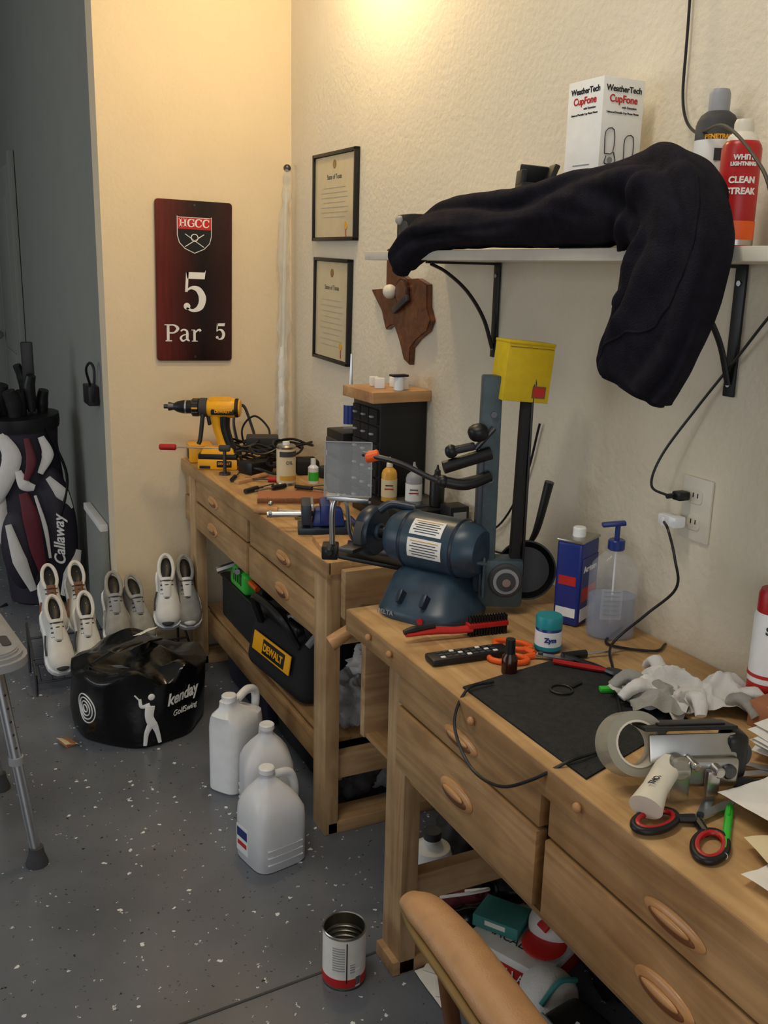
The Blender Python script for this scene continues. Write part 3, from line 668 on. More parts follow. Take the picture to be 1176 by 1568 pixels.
o.tube([(-.02,.0,.12),(-.035,-.01,.09),(-.035,-.01,0)],.007,'steel',seg=10);o.tube([(-.01,.0,.12),(.0,-.01,.09),(.01,-.01,.02),(.05,.02,-.02)],.005,'steel',seg=8)
o.box((.10,.03,.012),(.0,.0,.11),'steel',bev=.002,rot=(0,5,0));o.box((.24,.07,.010),(.10,-.02,-.040),'black',rot=(0,10,0),bev=.003);o.box((.20,.035,.014),(.10,-.03,-.012),'dsteel',rot=(0,10,0),bev=.003)
o.box((.04,.05,.035),(-.04,0,-.02),'black',bev=.006);o.cyl(.010,.05,(-.04,-.03,-.01),'black',rot=ry,bev=.003)
o.done((.905,2.045,.86),(0,0,VA))
o=Ob('belt_sander')
o.box((.048,.04,.50),(-.002,0,.27),'post',bev=.005,taper=(.88,1));o.box((.012,.05,.30),(-.018,0,.20),'dblue',bev=.002)
for z in (.12,.3,.44): o.cyl(.007,.006,(.003,-.022,z),'dsteel',rot=ry,seg=6)
o.box((.10,.06,.11),(.035,0,.07),'post',bev=.012)
o.cyl(.038,.05,(.045,-.015,.080),'dgrey',rot=ry,bev=.004);o.cyl(.028,.054,(.045,-.017,.080),'grey',rot=ry);o.cyl(.021,.058,(.045,-.018,.080),'dgrey',rot=ry);o.cyl(.009,.064,(.045,-.02,.080),'steel',rot=ry)
o.box((.020,.036,.44),(.068,0,.29),'blackm',bev=.004,rot=(0,1,0));o.box((.005,.038,.43),(.083,0,.29),'black',bev=.001,rot=(0,0,0))
o.cyl(.022,.036,(.068,0,.505),'dgrey',rot=ry)
o.box((.006,.05,.09),(-.005,-.03,.09),'post',bev=.003)
o.box((.09,.07,.006),(-.045,-.03,.13),'post',rot=(0,8,0),bev=.002)
o.tube([(0,-.03,.36),(-.05,-.04,.345),(-.10,-.05,.33)],.010,'black',seg=10,flat=1.4);o.sph(.022,(-.030,-.045,.405),'black',sc=(1,1,.9),nz=.1,ns=60);o.cyl(.006,.06,(-.015,-.03,.39),'dsteel',rot=(0,40,0))
o.tube([(-.01,-.03,.31),(-.10,-.05,.30),(-.19,-.04,.335),(-.27,-.02,.35)],.006,'dsteel',seg=8);o.tube([(-.10,-.05,.30),(-.05,-.05,.295),(0,-.03,.31)],.012,'black',seg=10)
o.sph(.014,(-.10,-.05,.30),'black');o.sph(.014,(-.085,-.05,.365),'black',nz=.1,ns=60);o.box((.05,.02,.016),(-.06,-.05,.372),'black',rot=(0,-14,0),bev=.005);o.cyl(.012,.03,(-.25,-.02,.345),'orange',rot=(0,75,0),bev=.003)
o.done((1.095,1.73,.77),(0,0,VA))
o=Ob('yellow_tin_box');o.box((.104,.072,.120),(0,0,.060),'yellowt',bev=.002);o.box((.106,.075,.006),(0,0,.121),'yellowt',bev=.002);o.box((.03,.001,.025),(.028,-.0365,.022),'brown',bev=0);o.box((.024,.0012,.019),(.028,-.0367,.022),'redp',bev=0)
o.box((.098,.0008,.001),(0,-.0363,.112),'handled',bev=0);o.done((1.150,1.715,1.238),(0,5,VA+16))
o=Ob('black_skillet');o.lathe([(0,0),(.055,0),(.068,.022),(.064,.022),(.052,.004),(0,.004)],(0,0,.07),'black',rot=(75,0,0),seg=40)
o.tube([(0.005,.01,.13),(.02,.01,.17),(.04,.012,.275)],[.009,.014,.018],'black',seg=12,flat=.6);o.done((1.225,1.755,.771),(0,0,-35))

# ------------------------------------------------------------------ near bench items
zb=.7702
o=Ob('solvent_tin');o.box((.088,.058,.185),(0,0,.0925),'bluecan',bev=.008,seg=3);o.box((.090,.060,.006),(0,0,.186),'silver',bev=.003);o.cyl(.014,.022,(.0,0,.198),'white',bev=.002)
o.box((.078,.001,.10),(0,-.0298,.10),'bluep',bev=0);o.box((.07,.0012,.03),(0,-.030,.07),'redp',bev=0);o.box((.07,.0012,.028),(0,-.030,.025),'white',bev=0);o.text('Acetone',.018,T(0,-.0306,.125)@RX(90),'white',off=.0005)
o.box((.0012,.045,.02),(-.0445,0,.03),'white',bev=0);o.box((.0012,.04,.02),(-.0445,0,.10),'redp',bev=0)
o.done((1.248,1.60,zb),(0,0,28))
o=Ob('hand_sanitizer_bottle')
pr=[(0,0),(.042,0),(.045,.006),(.045,.125),(.040,.145),(.026,.162),(.014,.170),(.014,.178)]
o.lathe(pr+[(0,.178)],(0,0,0),'clear',sc=(1.05,.8,1),seg=40);o.lathe([(0,.003),(.041,.004),(.043,.01),(.043,.082),(0,.083)],(0,0,0),'gel',sc=(1.05,.8,1),seg=40)
o.cyl(.016,.02,(0,0,.182),'bluep',bev=.002);o.cyl(.005,.03,(0,0,.205),'bluep');o.box((.045,.014,.009),(-.008,0,.222),'bluep',bev=.003,rot=(0,-6,0));o.cyl(.002,.15,(0,0,.10),'wplastic')
o.box((.040,.0008,.060),(-.010,-.0372,.075),'clear',bev=0)
for i in range(6): o.box((.030,.0006,.0016),(-.010,-.0380,.10-i*.009),'grey',bev=0)
o.done((1.262,1.495,zb),(0,0,VA),sc=1.08)
o=Ob('plastic_jar');r=.026
o.lathe([(0,0),(r*.95,0),(r,.004),(r,.047),(r*.9,.052),(0,.052)],(0,0,0),'bluep');o.wrap(r,.006,.044,-100,100,'wplastic');o.wrap(r+.0008,.006,.014,-100,100,'teal');o.lathe([(0,.050),(r*1.02,.050),(r*1.02,.070),(r*.95,.074),(0,.074)],(0,0,0),'teal');o.text('Zym',.013,T(0,0,.029),'bluep',wrap=r+.0018,off=.0006)
o.done((1.095,1.478,zb),(0,0,VA))
o=Ob('wire_brush');o.tube([(-.12,0,.02),(-.06,.004,.022),(0,0,.018),(.04,0,.018)],[.008,.013,.011,.012],'redp',seg=12,flat=.7);o.tube([(-.125,0,.026),(-.10,.002,.030),(-.05,0,.034)],[.006,.009,.005],'black',seg=8)
o.box((.10,.024,.012),(.08,0,.026),'red',bev=.003)
for i in range(14):
    for j in (-1,0,1): o.cyl(.0022,.024,(.035+i*.007,j*.007,.012),'black',seg=6,rot=(random.uniform(-8,8),random.uniform(-8,8),0))
for i in range(14):
    for j in (-1,0,1): o.cyl(.0022,.016,(.035+i*.007,j*.007,.038),'black',seg=6)
o.done((.955,1.605,zb),(0,0,-6),sc=.9)
o=Ob('remote_control');o.box((.17,.042,.014),(0,0,.008),'black',bev=.005)
for i in range(9):
    for j in range(3): o.box((.009,.007,.002),(-.06+i*.014,-.012+j*.012,.0155),'dgrey' if (i+j)%4 else 'white',bev=.0008)
o.done((.925,1.50,zb),(0,0,-4))
o=Ob('amber_bottle');o.lathe([(0,0),(.014,0),(.015,.003),(.015,.032),(.009,.04),(.009,.042),(0,.042)],(0,0,0),'amber');o.lathe([(0,.040),(.010,.040),(.009,.068),(0,.069)],(0,0,0),'black',seg=20);o.done((.96,1.41,zb))
def scissors(name,loc,rot,hm,inner=None,L=.20,op=14):
    o=Ob(name)
    for sgn,zz in ((1,.006),(-1,.009)):
        a=R(op*.5*sgn)
        def q(x,y): return (x*math.cos(a)-y*math.sin(a),x*math.sin(a)+y*math.cos(a))
        o.poly([q(-.012,-.007),q(.06,-.008),(q(L*.5,0)),q(.06,.006),q(-.012,.007)],.0025,T(0,0,zz-.002),'steel')
        cx,cy=-.062,-.026*sgn
        P=[]
        for i in range(12):
            t=i/12*2*math.pi;x,y=q(cx+.034*math.cos(t)*1.1,cy+.020*math.sin(t));P.append((x,y,zz))
        o.tube(P,.0055,hm,seg=10,n=3,loop=True)
        if inner: o.tube([(Vector(p)-Vector((*q(cx,cy),zz)))*.84+Vector((*q(cx,cy),zz+.002)) for p in P],.004,inner,seg=8,n=3,loop=True)
        o.tube([(*q(-.035,cy*.6),zz),(*q(-.012,0),zz)],[.006,.007],hm,seg=8,n=3)
    o.cyl(.005,.008,(0,0,.009),'dsteel');o.done(loc,rot)
scissors('scissors',(1.055,1.445,zb),(0,0,-40),'orange',L=.14)
rods('screwdriver',[(1.15,1.412,.779,-10,.12,.008,'black','steel')]).done()
o=Ob('black_mat');pts=[(.845,1.385),(.85,1.03),(1.135,1.125),(1.125,1.435)]
cx=.99;cy=1.24
b=bmesh.new();n=30;gv=[]
for j in range(n+1):
    row=[]
    for i in range(n+1):
        s_,t_=i/n,j/n
        p0=Vector(pts[1]).lerp(Vector(pts[2]),s_);p1=Vector(pts[0]).lerp(Vector(pts[3]),s_);p=p0.lerp(p1,t_)
        row.append(b.verts.new((p.x-cx,p.y-cy,.0028+.0012*noise.noise(Vector((p.x*14,p.y*14,0))))))
    gv.append(row)
for j in range(n):
    for i in range(n): b.faces.new((gv[j][i],gv[j][i+1],gv[j+1][i+1],gv[j+1][i]))
o._add(b,'mat');o.poly([(x-cx,y-cy) for x,y in pts],.0016,Matrix(),'mat');o.done((cx,cy,zb))
zm=zb+.0035
o=Ob('pliers')
for s in (-1,1): o.tube([(0,0,.006),(-.03,.006*s,.006),(-.10,.02*s,.006)],[.004,.006,.005],'black' if s>0 else 'red',seg=8);o.tube([(0,.002*s,.006),(.02,.006*s,.006),(.05,.002*s,.006)],[.006,.007,.002],'dsteel',seg=8)
o.done((1.125,1.33,zm),(0,0,-60))
o=Ob('key_ring')
P=[(.02*math.cos(t),.02*math.sin(t),.002) for t in [i/10*2*math.pi for i in range(10)]];o.tube(P,.002,'black',seg=6,loop=True,n=3);o.tube([(.02,0,.002),(.05,.01,.002)],.004,'black',seg=6);o.done((1.0,1.30,zm))
o=Ob('work_glove')
o.rag(.16,.13,T(-.01,.02,.0)@RZ(20),'wfab',amp=.055,ns=17,seed=1,dome=.03)
o.rag(.14,.11,T(.05,-.03,.004)@RZ(-35),'wfab',amp=.05,ns=19,seed=2,dome=.035)
o.rag(.10,.10,T(-.05,-.005,.01)@RZ(60),'shoeg',amp=.035,ns=16,seed=3,dome=.02)
for i,(x,y,a) in enumerate(((-.06,.05,150),(-.07,.02,175),(.08,-.08,-60),(.05,-.09,-85),(.02,.08,80),(-.01,-.05,-120))):
    d=Vector((math.cos(R(a)),math.sin(R(a)),0));p=Vector((x*.75,y*.75,.026))
    o.tube([p,p+d*.022+Vector((0,0,.008)),p+d*.045+Vector((0,0,-.010))],[.013,.012,.009],'wfab' if i%3 else 'shoeg',seg=14,flat=.75,nz=.004,ns=40)
o.box((.04,.014,.008),(-.075,.068,.006),'green',rot=(0,0,-20),bev=.003)
o.done((1.17,1.185,zb),ang=50,sc=1.15)
o=aerosol(.032,.215,'white',True,'red',None,[('spo',.03,'dgrey')]);o.wrap(.0323,.06,.066,-180,180,'redp');o.wrap(.0323,.03,.05,-90,90,'redp');o.done((1.298,1.115,zb),(0,0,-30))
# tape gun
o=Ob('tape_dispenser_gun')
o.lathe([(.034,-.024),(.047,-.024),(.047,.024),(.034,.024),(.034,-.024)],(-.045,.045,.062),'tape',rot=(62,0,0),seg=40)
o.lathe([(.031,-.025),(.034,-.025),(.034,.025),(.031,.025),(.031,-.025)],(-.045,.045,.062),'ivory',rot=(62,0,0),seg=32)
o.box((.13,.006,.040),(.03,.005,.072),'silver',bev=.010,rot=(-20,0,-4));o.box((.14,.055,.006),(.03,.035,.092),'black',bev=.012,rot=(-16,0,-4))
o.box((.10,.034,.003),(.035,.036,.096),'black',bev=.001,rot=(-16,0,-4))
for i in range(4): o.box((.07-.01*(i%2),.0022,.0006),(.035,.026+i*.007,.0965+i*-.0015),'white',bev=0,rot=(-16,0,-4))
o.box((.10,.024,.046),(.045,-.004,.040),'silver',bev=.012,rot=(0,0,-6),seg=3);o.cyl(.018,.05,(.0,.0,.05),'silver',rot=(80,0,0),bev=.004);o.cyl(.011,.03,(.075,-.012,.045),'dsteel',rot=ry,bev=.003)
o.box((.035,.04,.07),(.098,.015,.055),'black',bev=.012,seg=3);o.cyl(.020,.05,(.108,.03,.05),'dgrey',rot=(80,0,0),bev=.005)
o.box((.03,.012,.05),(.0,-.02,.03),'steel',bev=.004);o.box((.02,.012,.04),(.05,-.022,.03),'steel',bev=.004)
o.cyl(.008,.03,(.055,-.02,.05),'steel',rot=ry,bev=.002);o.cyl(.006,.03,(.02,-.018,.06),'steel',rot=ry,bev=.002)
o.tube([(-.005,.0,.052),(-.045,-.04,.038),(-.070,-.066,.026)],[.019,.018,.024],'ivory',seg=20,flat=.85)
o.text('THOMAS',.012,T(-.042,-.038,.0548)@RZ(42)@RX(-8),'dgrey')
o.done((.935,.945,zb),(0,0,-16))
scissors('scissors',(.925,.875,zb),(0,0,22),'black','red',L=.18,op=26)
scissors('scissors',(1.13,.925,zb),(0,0,150),'redp','black',L=.2,op=30)
rods('screwdriver',[(1.10,.875,.779,-40,.16,.009,'dgrey','steel')]).done()
o=Ob('green_pen');o.cyl(.0055,.10,(0,0,.006),'green',rot=ax,bev=.001);o.cyl(.0058,.035,(.05,0,.006),'green',rot=ax,bev=.001);o.cyl(.005,.012,(-.056,0,.006),'white',rot=ax,r2=.0015);o.box((.035,.002,.002),(.05,0,.013),'green',bev=0);o.cyl(.003,.008,(.072,0,.006),'white',rot=ax);o.done((.935,.835,zb),(0,0,42))
o=Ob('paper_stack')
for i,(x,y,a,w,h,m) in enumerate(((0,0,10,.20,.15,'paper'),(.03,.02,-15,.2,.14,'cream'),(.06,-.04,30,.16,.22,'paper'),(-.02,-.06,-25,.10,.16,'paper'),(.10,.08,5,.2,.26,'paper'))):
    o.sheet(w,h,T(x,y,.004+i*.004)@RZ(a),m,nz=.012,curl=.006)
o.done((.98,.69,zb))
o=Ob('paper_stack')
for i in range(8): o.sheet(.17,.23,T(random.uniform(-.015,.015),random.uniform(-.02,.02),.003+i*.0045)@RZ(20+random.uniform(-14,14)),'paper',nz=.012,curl=.005)
o.done((1.245,.90,zb))
o=Ob('cardboard_box');o.box((.11,.09,.045),(0,0,.0225),'cardb',bev=.002);o.box((.112,.02,.001),(0,0,.0455),'gold',bev=0);o.done((1.275,1.035,zb),(0,0,8))

# ------------------------------------------------------------------ floor: jugs, can, bag, shoes, stool
def jug(name,loc,rz,w=.15,h=.25,capm='wplastic',m='jug',label=True):
    o=Ob(name);st=[(0,.88),(.006,.97),(.02,1),(.50,1),(.60,.97),(.70,.85),(.80,.62),(.88,.38),(.92,.26),(.95,.24),(1,.24)]
    rings=[]
    for t,k in st:
        ww=w/2*k;e=4.5 if t<.6 else 4.5-(t-.6)*6;ring=[]
        for i in range(40):
            a=2*math.pi*i/40;c,s_=math.cos(a),math.sin(a)
            x=ww*math.copysign(abs(c)**(2/e),c);y=ww*math.copysign(abs(s_)**(2/e),s_)
            ring.append(Vector((x+(-.0 if t<.6 else -.012*(t-.6)/.4),y,h*t)))
        rings.append(ring)
    o.loft(rings,m)
    for z in (.1,.18,.26): o.box((w*.7,w*1.004,.003),(0,0,h*z),m,bev=.001)
    o.cyl(.021,.018,(-.012,0,h+.002),capm,bev=.003)
    o.tube([(.008,0,h*.93),(w*.36,0,h*.90),(w*.47,0,h*.75),(w*.47,0,h*.58),(w*.40,0,h*.48)],[.011,.012,.012,.012,.013],m,seg=12)
    if label:
        o.box((.001,w*.38,h*.30),(-w/2-.0006,.02,h*.25),'wplastic',bev=0);o.box((.0012,w*.34,h*.1),(-w/2-.0008,.02,h*.32),'bluep',bev=0);o.box((.0012,w*.3,h*.05),(-w/2-.001,.02,h*.2),'redp',bev=0)
    o.done(loc,(0,0,rz))
jug('milk_jug',(.74,2.135,0),12,.148,.25,label=True)
jug('milk_jug',(.80,2.345,0),80,.145,.265,label=False)
o=Ob('white_jug')
rings=[]
for t,k in ((0,.93),(.02,1),(.66,1),(.74,.96),(.80,.7),(.86,.4),(.90,.36),(.93,.36)):
    rings.append([Vector((.055*k*math.copysign(abs(math.cos(a))**.5,math.cos(a)),.080*k*math.copysign(abs(math.sin(a))**.5,math.sin(a))-(.03 if t>.75 else 0)*min(1,(t-.7)*8),.30*t)) for a in [2*math.pi*i/36 for i in range(36)]])
o.loft(rings,'wplastic');o.cyl(.022,.02,(0,-.03,.285),'wplastic',bev=.003)
o.tube([(0,0,.262),(0,.055,.278),(0,.095,.255),(0,.09,.19),(0,.073,.15)],[.012,.013,.013,.012,.012],'wplastic',seg=12);o.box((.002,.10,.12),(-.0555,0,.11),'paper',bev=0);o.box((.003,.02,.10),(-.0556,.06,.11),'teal',bev=0);o.done((.77,2.53,0),(0,0,-55))
o=Ob('open_tin_can');r=.046;h=.130
o.lathe([(0,.002),(r,.002),(r+.001,.006),(r,.01),(r,h-.006),(r+.0015,h-.002),(r,h),(r-.002,h-.002),(r-.002,.006),(0,.006)],(0,0,0),'silver',seg=48)
for k in range(5): o.lathe([(r-.0025,h*.35+k*.012),(r-.004,h*.35+k*.012+.004),(r-.0025,h*.35+k*.012+.008)],(0,0,0),'silver',seg=40)
o.wrap(r,.008,h-.008,-180,180,'paper',seg=48);o.wrap(r+.0009,.008,.028,-180,180,'redp',seg=48)
o.wrap(r+.0012,.008,.05,18,32,'paper')
for i in range(9): o.wrap(r+.0016,.012,.032,18+i*1.5,18.8+i*1.5,'black',seg=2)
o.wrap(r+.0012,.02,h-.012,-8,-5,'black',seg=3)
for i in range(10): o.wrap(r+.0012,.05+i*.006,.0515+i*.006,-45,-12,'grey',seg=6)
for i in range(4): o.wrap(r+.0012,.045+i*.006,.0465+i*.006,2,16,'grey',seg=4)
o.done((.735,1.645,0),(0,0,-10))

o=Ob('round_golf_net_bag');r=.215;h=.225
def bagr(q,a,z):
    sl=1+.022*math.sin(3*a+z*9)+.014*math.sin(7*a-z*23+2)+.03*noise.noise(Vector((math.cos(a)*2.5,math.sin(a)*2.5,z*12)))
    return q*(sl if q>.1 else 1)
pr=[(0,0),(r*.95,0),(r*.99,.01),(r,.03),(r*1.01,h*.3),(r*1.012,h*.5),(r*1.008,h*.7),(r,h-.02),(r*1.012,h-.012),(r*1.012,h-.002),(r*.97,h+.002),(r*.8,h+.008),(r*.6,h+.002),(r*.35,h+.010),(0,h+.0)]
b=bmesh.new();seg=96;rr=[]
for q,z in pr:
    if q==0: rr.append([b.verts.new((0,0,z))])
    else:
        L=[]
        for i in range(seg):
            a=2*math.pi*i/seg;Q=bagr(q,a,z)
            L.append(b.verts.new((Q*math.cos(a),Q*math.sin(a),z+(.05*noise.noise(Vector((q*math.cos(a)*9,q*math.sin(a)*9,0))) if z>h-.015 else 0))))
        rr.append(L)
for A,B in zip(rr,rr[1:]):
    for i in range(seg):
        j=(i+1)%seg
        if len(A)==1: b.faces.new((A[0],B[j],B[i]))
        elif len(B)==1: b.faces.new((A[i],A[j],B[0]))
        else: b.faces.new((A[i],A[j],B[j],B[i]))
bmesh.ops.recalc_face_normals(b,faces=b.faces);o._add(b,'vinyl')
def onbag(x,z,d=.003):
    an=x/r-math.pi/2;Q=bagr(r*1.012,an,z)+d;return Vector((Q*math.cos(an),Q*math.sin(an),z))
for q in (.012,.024,.036,.048):
    P=[]
    for i in range(20):
        a=i/20*2*math.pi;P.append(onbag(-.23+q*math.cos(a),.120+q*math.sin(a),.001))
    o.tube(P,.0022,'white',seg=6,n=3,loop=True)
def bagtext(t,size,x,z,off,shear=.25,sx=1):
    c=bpy.data.curves.new('t','FONT');c.body=t;c.size=size;c.align_x='CENTER';c.align_y='CENTER';c.extrude=.0006;c.offset=off;c.shear=shear
    ob=bpy.data.objects.new('t',c);me=bpy.data.meshes.new_from_object(ob);bb=bmesh.new();bb.from_mesh(me)
    bpy.data.objects.remove(ob);bpy.data.meshes.remove(me);bpy.data.curves.remove(c)
    for v in bb.verts: v.co=onbag(x+v.co.x*sx,z+v.co.y,.004+v.co.z)
    o._add(bb,'white')
bagtext('kenday',.056,.110,.150,.0012,.25,.85);bagtext('GolfSwing',.026,.115,.098,0,.3)
g=-.01
def wt(pts,rad): o.tube([onbag(g+x,z-.005,.002) for x,z in pts],rad,'white',seg=10,flat=.35,up=(0,-1,0))
wt([(0,.15),(-.004,.115),(.006,.085)],[.016,.014,.015]);o.sph(.011,onbag(g+.006,.173,.002),'white',sc=(1,.4,1))
wt([(0,.09),(-.014,.06),(-.02,.02)],[.012,.008,.006]);wt([(.008,.09),(.018,.06),(.026,.02)],[.012,.008,.006])
wt([(0,.155),(-.025,.15),(-.03,.175)],[.007,.006,.005]);wt([(-.03,.17),(-.045,.19)],[.0025,.0025])
o.tube([(-.16,-.05,h+.015),(-.05,-.02,h+.05),(.09,.06,h+.03)],.014,'vinyl',seg=8,flat=.3)
o.sheet(.10,.04,T(-.09,-.15,h+.035)@RZ(60)@RY(30),'paper',nz=.008);o.sheet(.04,.09,T(.05,.10,h+.045)@RZ(-50)@RY(-15),'paper',nz=.008);o.sheet(.16,.06,T(-.02,.0,h+.045)@RZ(35),'dgrey',nz=.015)
o.done((.595,3.06,0),(0,0,0),ang=60)
o=Ob('folded_paper_scrap');o.sheet(.05,.06,T(0,0,.006)@RY(20),'cream',nz=.01);o.box((.03,.05,.012),(0,0,.006),'cardb',bev=.002);o.done((.345,2.97,0),(0,0,20))

def shoe(loc,rz,pitch,up,sole='wplastic',accent='dgrey',L=.262,roll=0):
    o=Ob('golf_shoe')
    st=[(0,.012,.05),(.02,.024,.07),(.08,.033,.092),(.18,.036,.098),(.30,.035,.096),(.42,.035,.088),(.55,.040,.070),(.68,.046,.056),(.80,.048,.048),(.90,.043,.040),(.96,.032,.030),(1,.014,.016)]
    rings=[];N=28
    for t,w,h in st:
        ring=[]
        for i in range(N):
            a=2*math.pi*i/N;c,s_=math.cos(a),math.sin(a)
            y=w*math.copysign(abs(c)**.75,c);z=.018+(h*max(0,s_)**(.8) if s_>0 else -.004*abs(s_))
            ww=1-.25*max(0,s_) if t<.5 else 1
            ring.append(Vector((t*L,y*ww+.004*math.sin(t*3),z)))
        rings.append(ring)
    o.loft(rings,up)
    outl=[(t*L-.003 if t<.5 else t*L+.003,w+.004) for t,w,h in st]
    pts=[(x,y) for x,y in outl]+[(x,-y) for x,y in reversed(outl)]
    o.poly(pts,.022,T(0,0,0),sole,bev=.003)
    P=[(L*.22+.054*math.cos(a),.026*math.sin(a),.110-.012*math.cos(a)) for a in [i/14*2*math.pi for i in range(14)]]
    o.tube(P,.007,up,seg=8,n=3,loop=True);o.sph(1,(L*.21,0,.106),'black',sc=(.048,.022,.010))
    o.tube([(L*.36,0,.108),(L*.5,0,.096),(L*.62,0,.080)],[.018,.016,.014],accent if accent!='dgrey' else up,seg=12,flat=.35)
    for i in range(5):
        x=L*(.40+i*.055);z=.112-i*.0085
        o.tube([(x,-.022,z-.012),(x+.006,0,z),(x,.022,z-.012)],.0028,'dgrey',seg=6,n=3)
    for s in (-1,1): o.tube([(L*.45,s*.036,.04),(L*.6,s*.044,.045),(L*.75,s*.047,.035)],.004,accent,seg=6,flat=.6)
    o.sph(1,(L*.93,0,.035),accent,sc=(.022,.026,.012))
    X=T(*loc)@RZ(rz-90)@RY(pitch)@RX(roll)@T(-L,0,0);o.done(X=X)
shoe((.390,3.37,.07),4,40,'shoew','wplastic','dgrey');shoe((.488,3.37,.07),-3,40,'shoew','wplastic','dgrey')
shoe((.400,3.58,.13),0,34,'shoew','wplastic','brown');shoe((.500,3.585,.13),0,34,'shoew','wplastic','brown')
shoe((.590,3.36,.15),-4,34,'shoeg','wplastic','grey',L=.25);shoe((.682,3.35,.14),6,30,'shoeg','wplastic','grey',L=.25)
shoe((.770,3.36,.19),-12,42,'shoew','wplastic','dgrey',L=.25);shoe((.850,3.36,.18),-6,40,'shoeg','wplastic','shoew',L=.25)
o=Ob('shoe_rack')
for z,y in ((.04,3.40),(.07,3.50),(.15,3.56),(.12,3.43)): o.tube([(.30,y,z),(.86,y,z)],.004,'dsteel',seg=8,n=2)
for x in (.30,.58,.86):
    o.tube([(x,3.37,.005),(x,3.37,.08),(x,3.59,.20),(x,3.59,.005)],.005,'dsteel',seg=8,smooth=False)
for i in range(14): o.tube([(.32+i*.04,3.40,.04),(.32+i*.04,3.50,.07)],.002,'dsteel',seg=5,n=2)
o.done()

o=Ob('shower_stool')
o.poly(rrect(.42,.46,.08),.03,T(0,0,.54),'grey',bev=.01)
o.poly(rrect(.38,.42,.06),.012,T(0,0,.568),'grey',bev=.004)
o.poly(rrect(.030,.05,.012),.004,T(.165,.02,.579),'dgrey');o.poly(rrect(.022,.07,.010),.004,T(.165,-.12,.579),'dgrey')
for sx in (-1,1):
    for sy in (-1,1):
        p0=Vector((sx*.13,sy*.18,.545));p1=Vector((sx*.185,sy*.215,.02));pm=p0.lerp(p1,.48)
        o.tube([p0,pm],.0155,'alu',seg=16,n=2);o.tube([pm,p1],.0135,'alu',seg=16,n=2);o.cyl(.018,.02,pm,'grey')
        for k in range(5):
            q=pm.lerp(p0,.15+k*.14);o.sph(.0035,q+Vector((sx*.004,-.0145,0)),'black',seg=8)
        o.lathe([(0,0),(.028,0),(.028,.006),(.020,.03),(.018,.05),(0,.05)],(p1.x,p1.y,0),'dgrey',seg=20)
o.box((.24,.018,.03),(0,.18,.525),'alu',bev=.005);o.box((.24,.018,.03),(0,-.18,.525),'alu',bev=.005)
o.done((-.030,2.53,0),(0,0,7))

# golf bag
o=Ob('golf_bag')
def ring(cx,cy,z,rx,ry_,n=40): return [Vector((cx+rx*math.cos(2*math.pi*i/n),cy+ry_*math.sin(2*math.pi*i/n),z+.0)) for i in range(n)]
o.loft([ring(0,0,z,rx,ry_) for z,rx,ry_ in ((0,.13,.12),(.02,.15,.14),(.2,.155,.14),(.5,.15,.135),(.74,.14,.13),(.84,.15,.14),(.87,.15,.14))],'plum')
o.loft([ring(0,0,z,rx,rx*.95) for z,rx in ((.82,.155),(.845,.16),(.88,.16),(.885,.13))],'black')
o.sph(1,(.09,-.09,.36),'plum',sc=(.10,.08,.30),rot=(0,0,-20),seg=32);o.sph(1,(-.06,-.10,.28),'plum',sc=(.09,.07,.20),seg=32);o.sph(1,(-.13,-.02,.50),'wfab',sc=(.055,.09,.25),seg=28)
for P,rr_,m in (([(-.09,-.125,.82),(-.05,-.145,.72),(-.10,-.14,.60),(-.15,-.10,.50)],[.025,.042,.035,.02],'wfab'),
  ([(.02,-.14,.80),(.03,-.165,.70),(.0,-.175,.62)],[.012,.022,.012],'burg'),
  ([(.08,-.13,.80),(.10,-.14,.72),(.06,-.155,.64)],[.014,.026,.012],'wfab'),
  ([(-.02,-.165,.56),(.0,-.185,.45),(.01,-.19,.3),(.03,-.18,.15)],[.02,.036,.03,.016],'burg'),
  ([(-.03,-.16,.66),(-.01,-.17,.60),(.03,-.17,.58)],[.014,.028,.014],'wfab'),
  ([(.09,-.16,.62),(.14,-.155,.54),(.17,-.13,.46)],[.012,.030,.012],'wfab'),
  ([(-.10,-.165,.42),(-.07,-.18,.25),(-.03,-.17,.1)],[.014,.032,.016],'wfab'),
  ([(.18,-.13,.26),(.14,-.16,.15),(.10,-.15,.05)],[.016,.036,.02],'wfab'),
  ([(.03,-.185,.55),(.055,-.185,.40),(.06,-.18,.25)],[.006,.010,.006],'wfab')): o.tube(P,rr_,m,seg=12,flat=.35,up=(0,-1,0))
o.text('Callaway',.066,T(.110,-.182,.33)@RX(90)@RZ(86),'white',ext=.004,off=.001,shear=.3)
o.tube([(.10,-.1,.84),(.17,-.14,.62),(.12,-.17,.42)],.016,'black',seg=8,flat=.4);o.tube([(-.15,-.05,.84),(-.2,-.12,.7),(-.17,-.12,.5)],.016,'black',seg=8,flat=.4)
for i,(x,y,hh,w) in enumerate(((-.08,.0,1.02,.035),(.02,.02,1.10,.022),(.05,-.05,1.06,.026),(-.02,-.07,1.0,.035),(.09,.03,.98,.028),(-.11,-.06,.97,.035),(.0,-.03,.99,.03))):
    o.tube([(x*.6,y*.6,.7),(x,y,hh-.12)],.006,'dsteel',seg=8,n=2)
    o.tube([(x,y,hh-.16),(x,y,hh-.06),(x+.015*(-1)**i,y-.01,hh)],[w*.6,w,w*.8],'black' if i%3 else 'blackm',seg=14)
o.box((.05,.03,.30),(.05,.0,1.05),'black',rot=(0,3,0),bev=.006)
o.tube([(-.16,-.1,.02),(-.24,-.16,.0),(-.3,-.2,.01)],.008,'black',seg=8)
o.done((.462,4.48,0),(3,-3,-10),sc=.97)
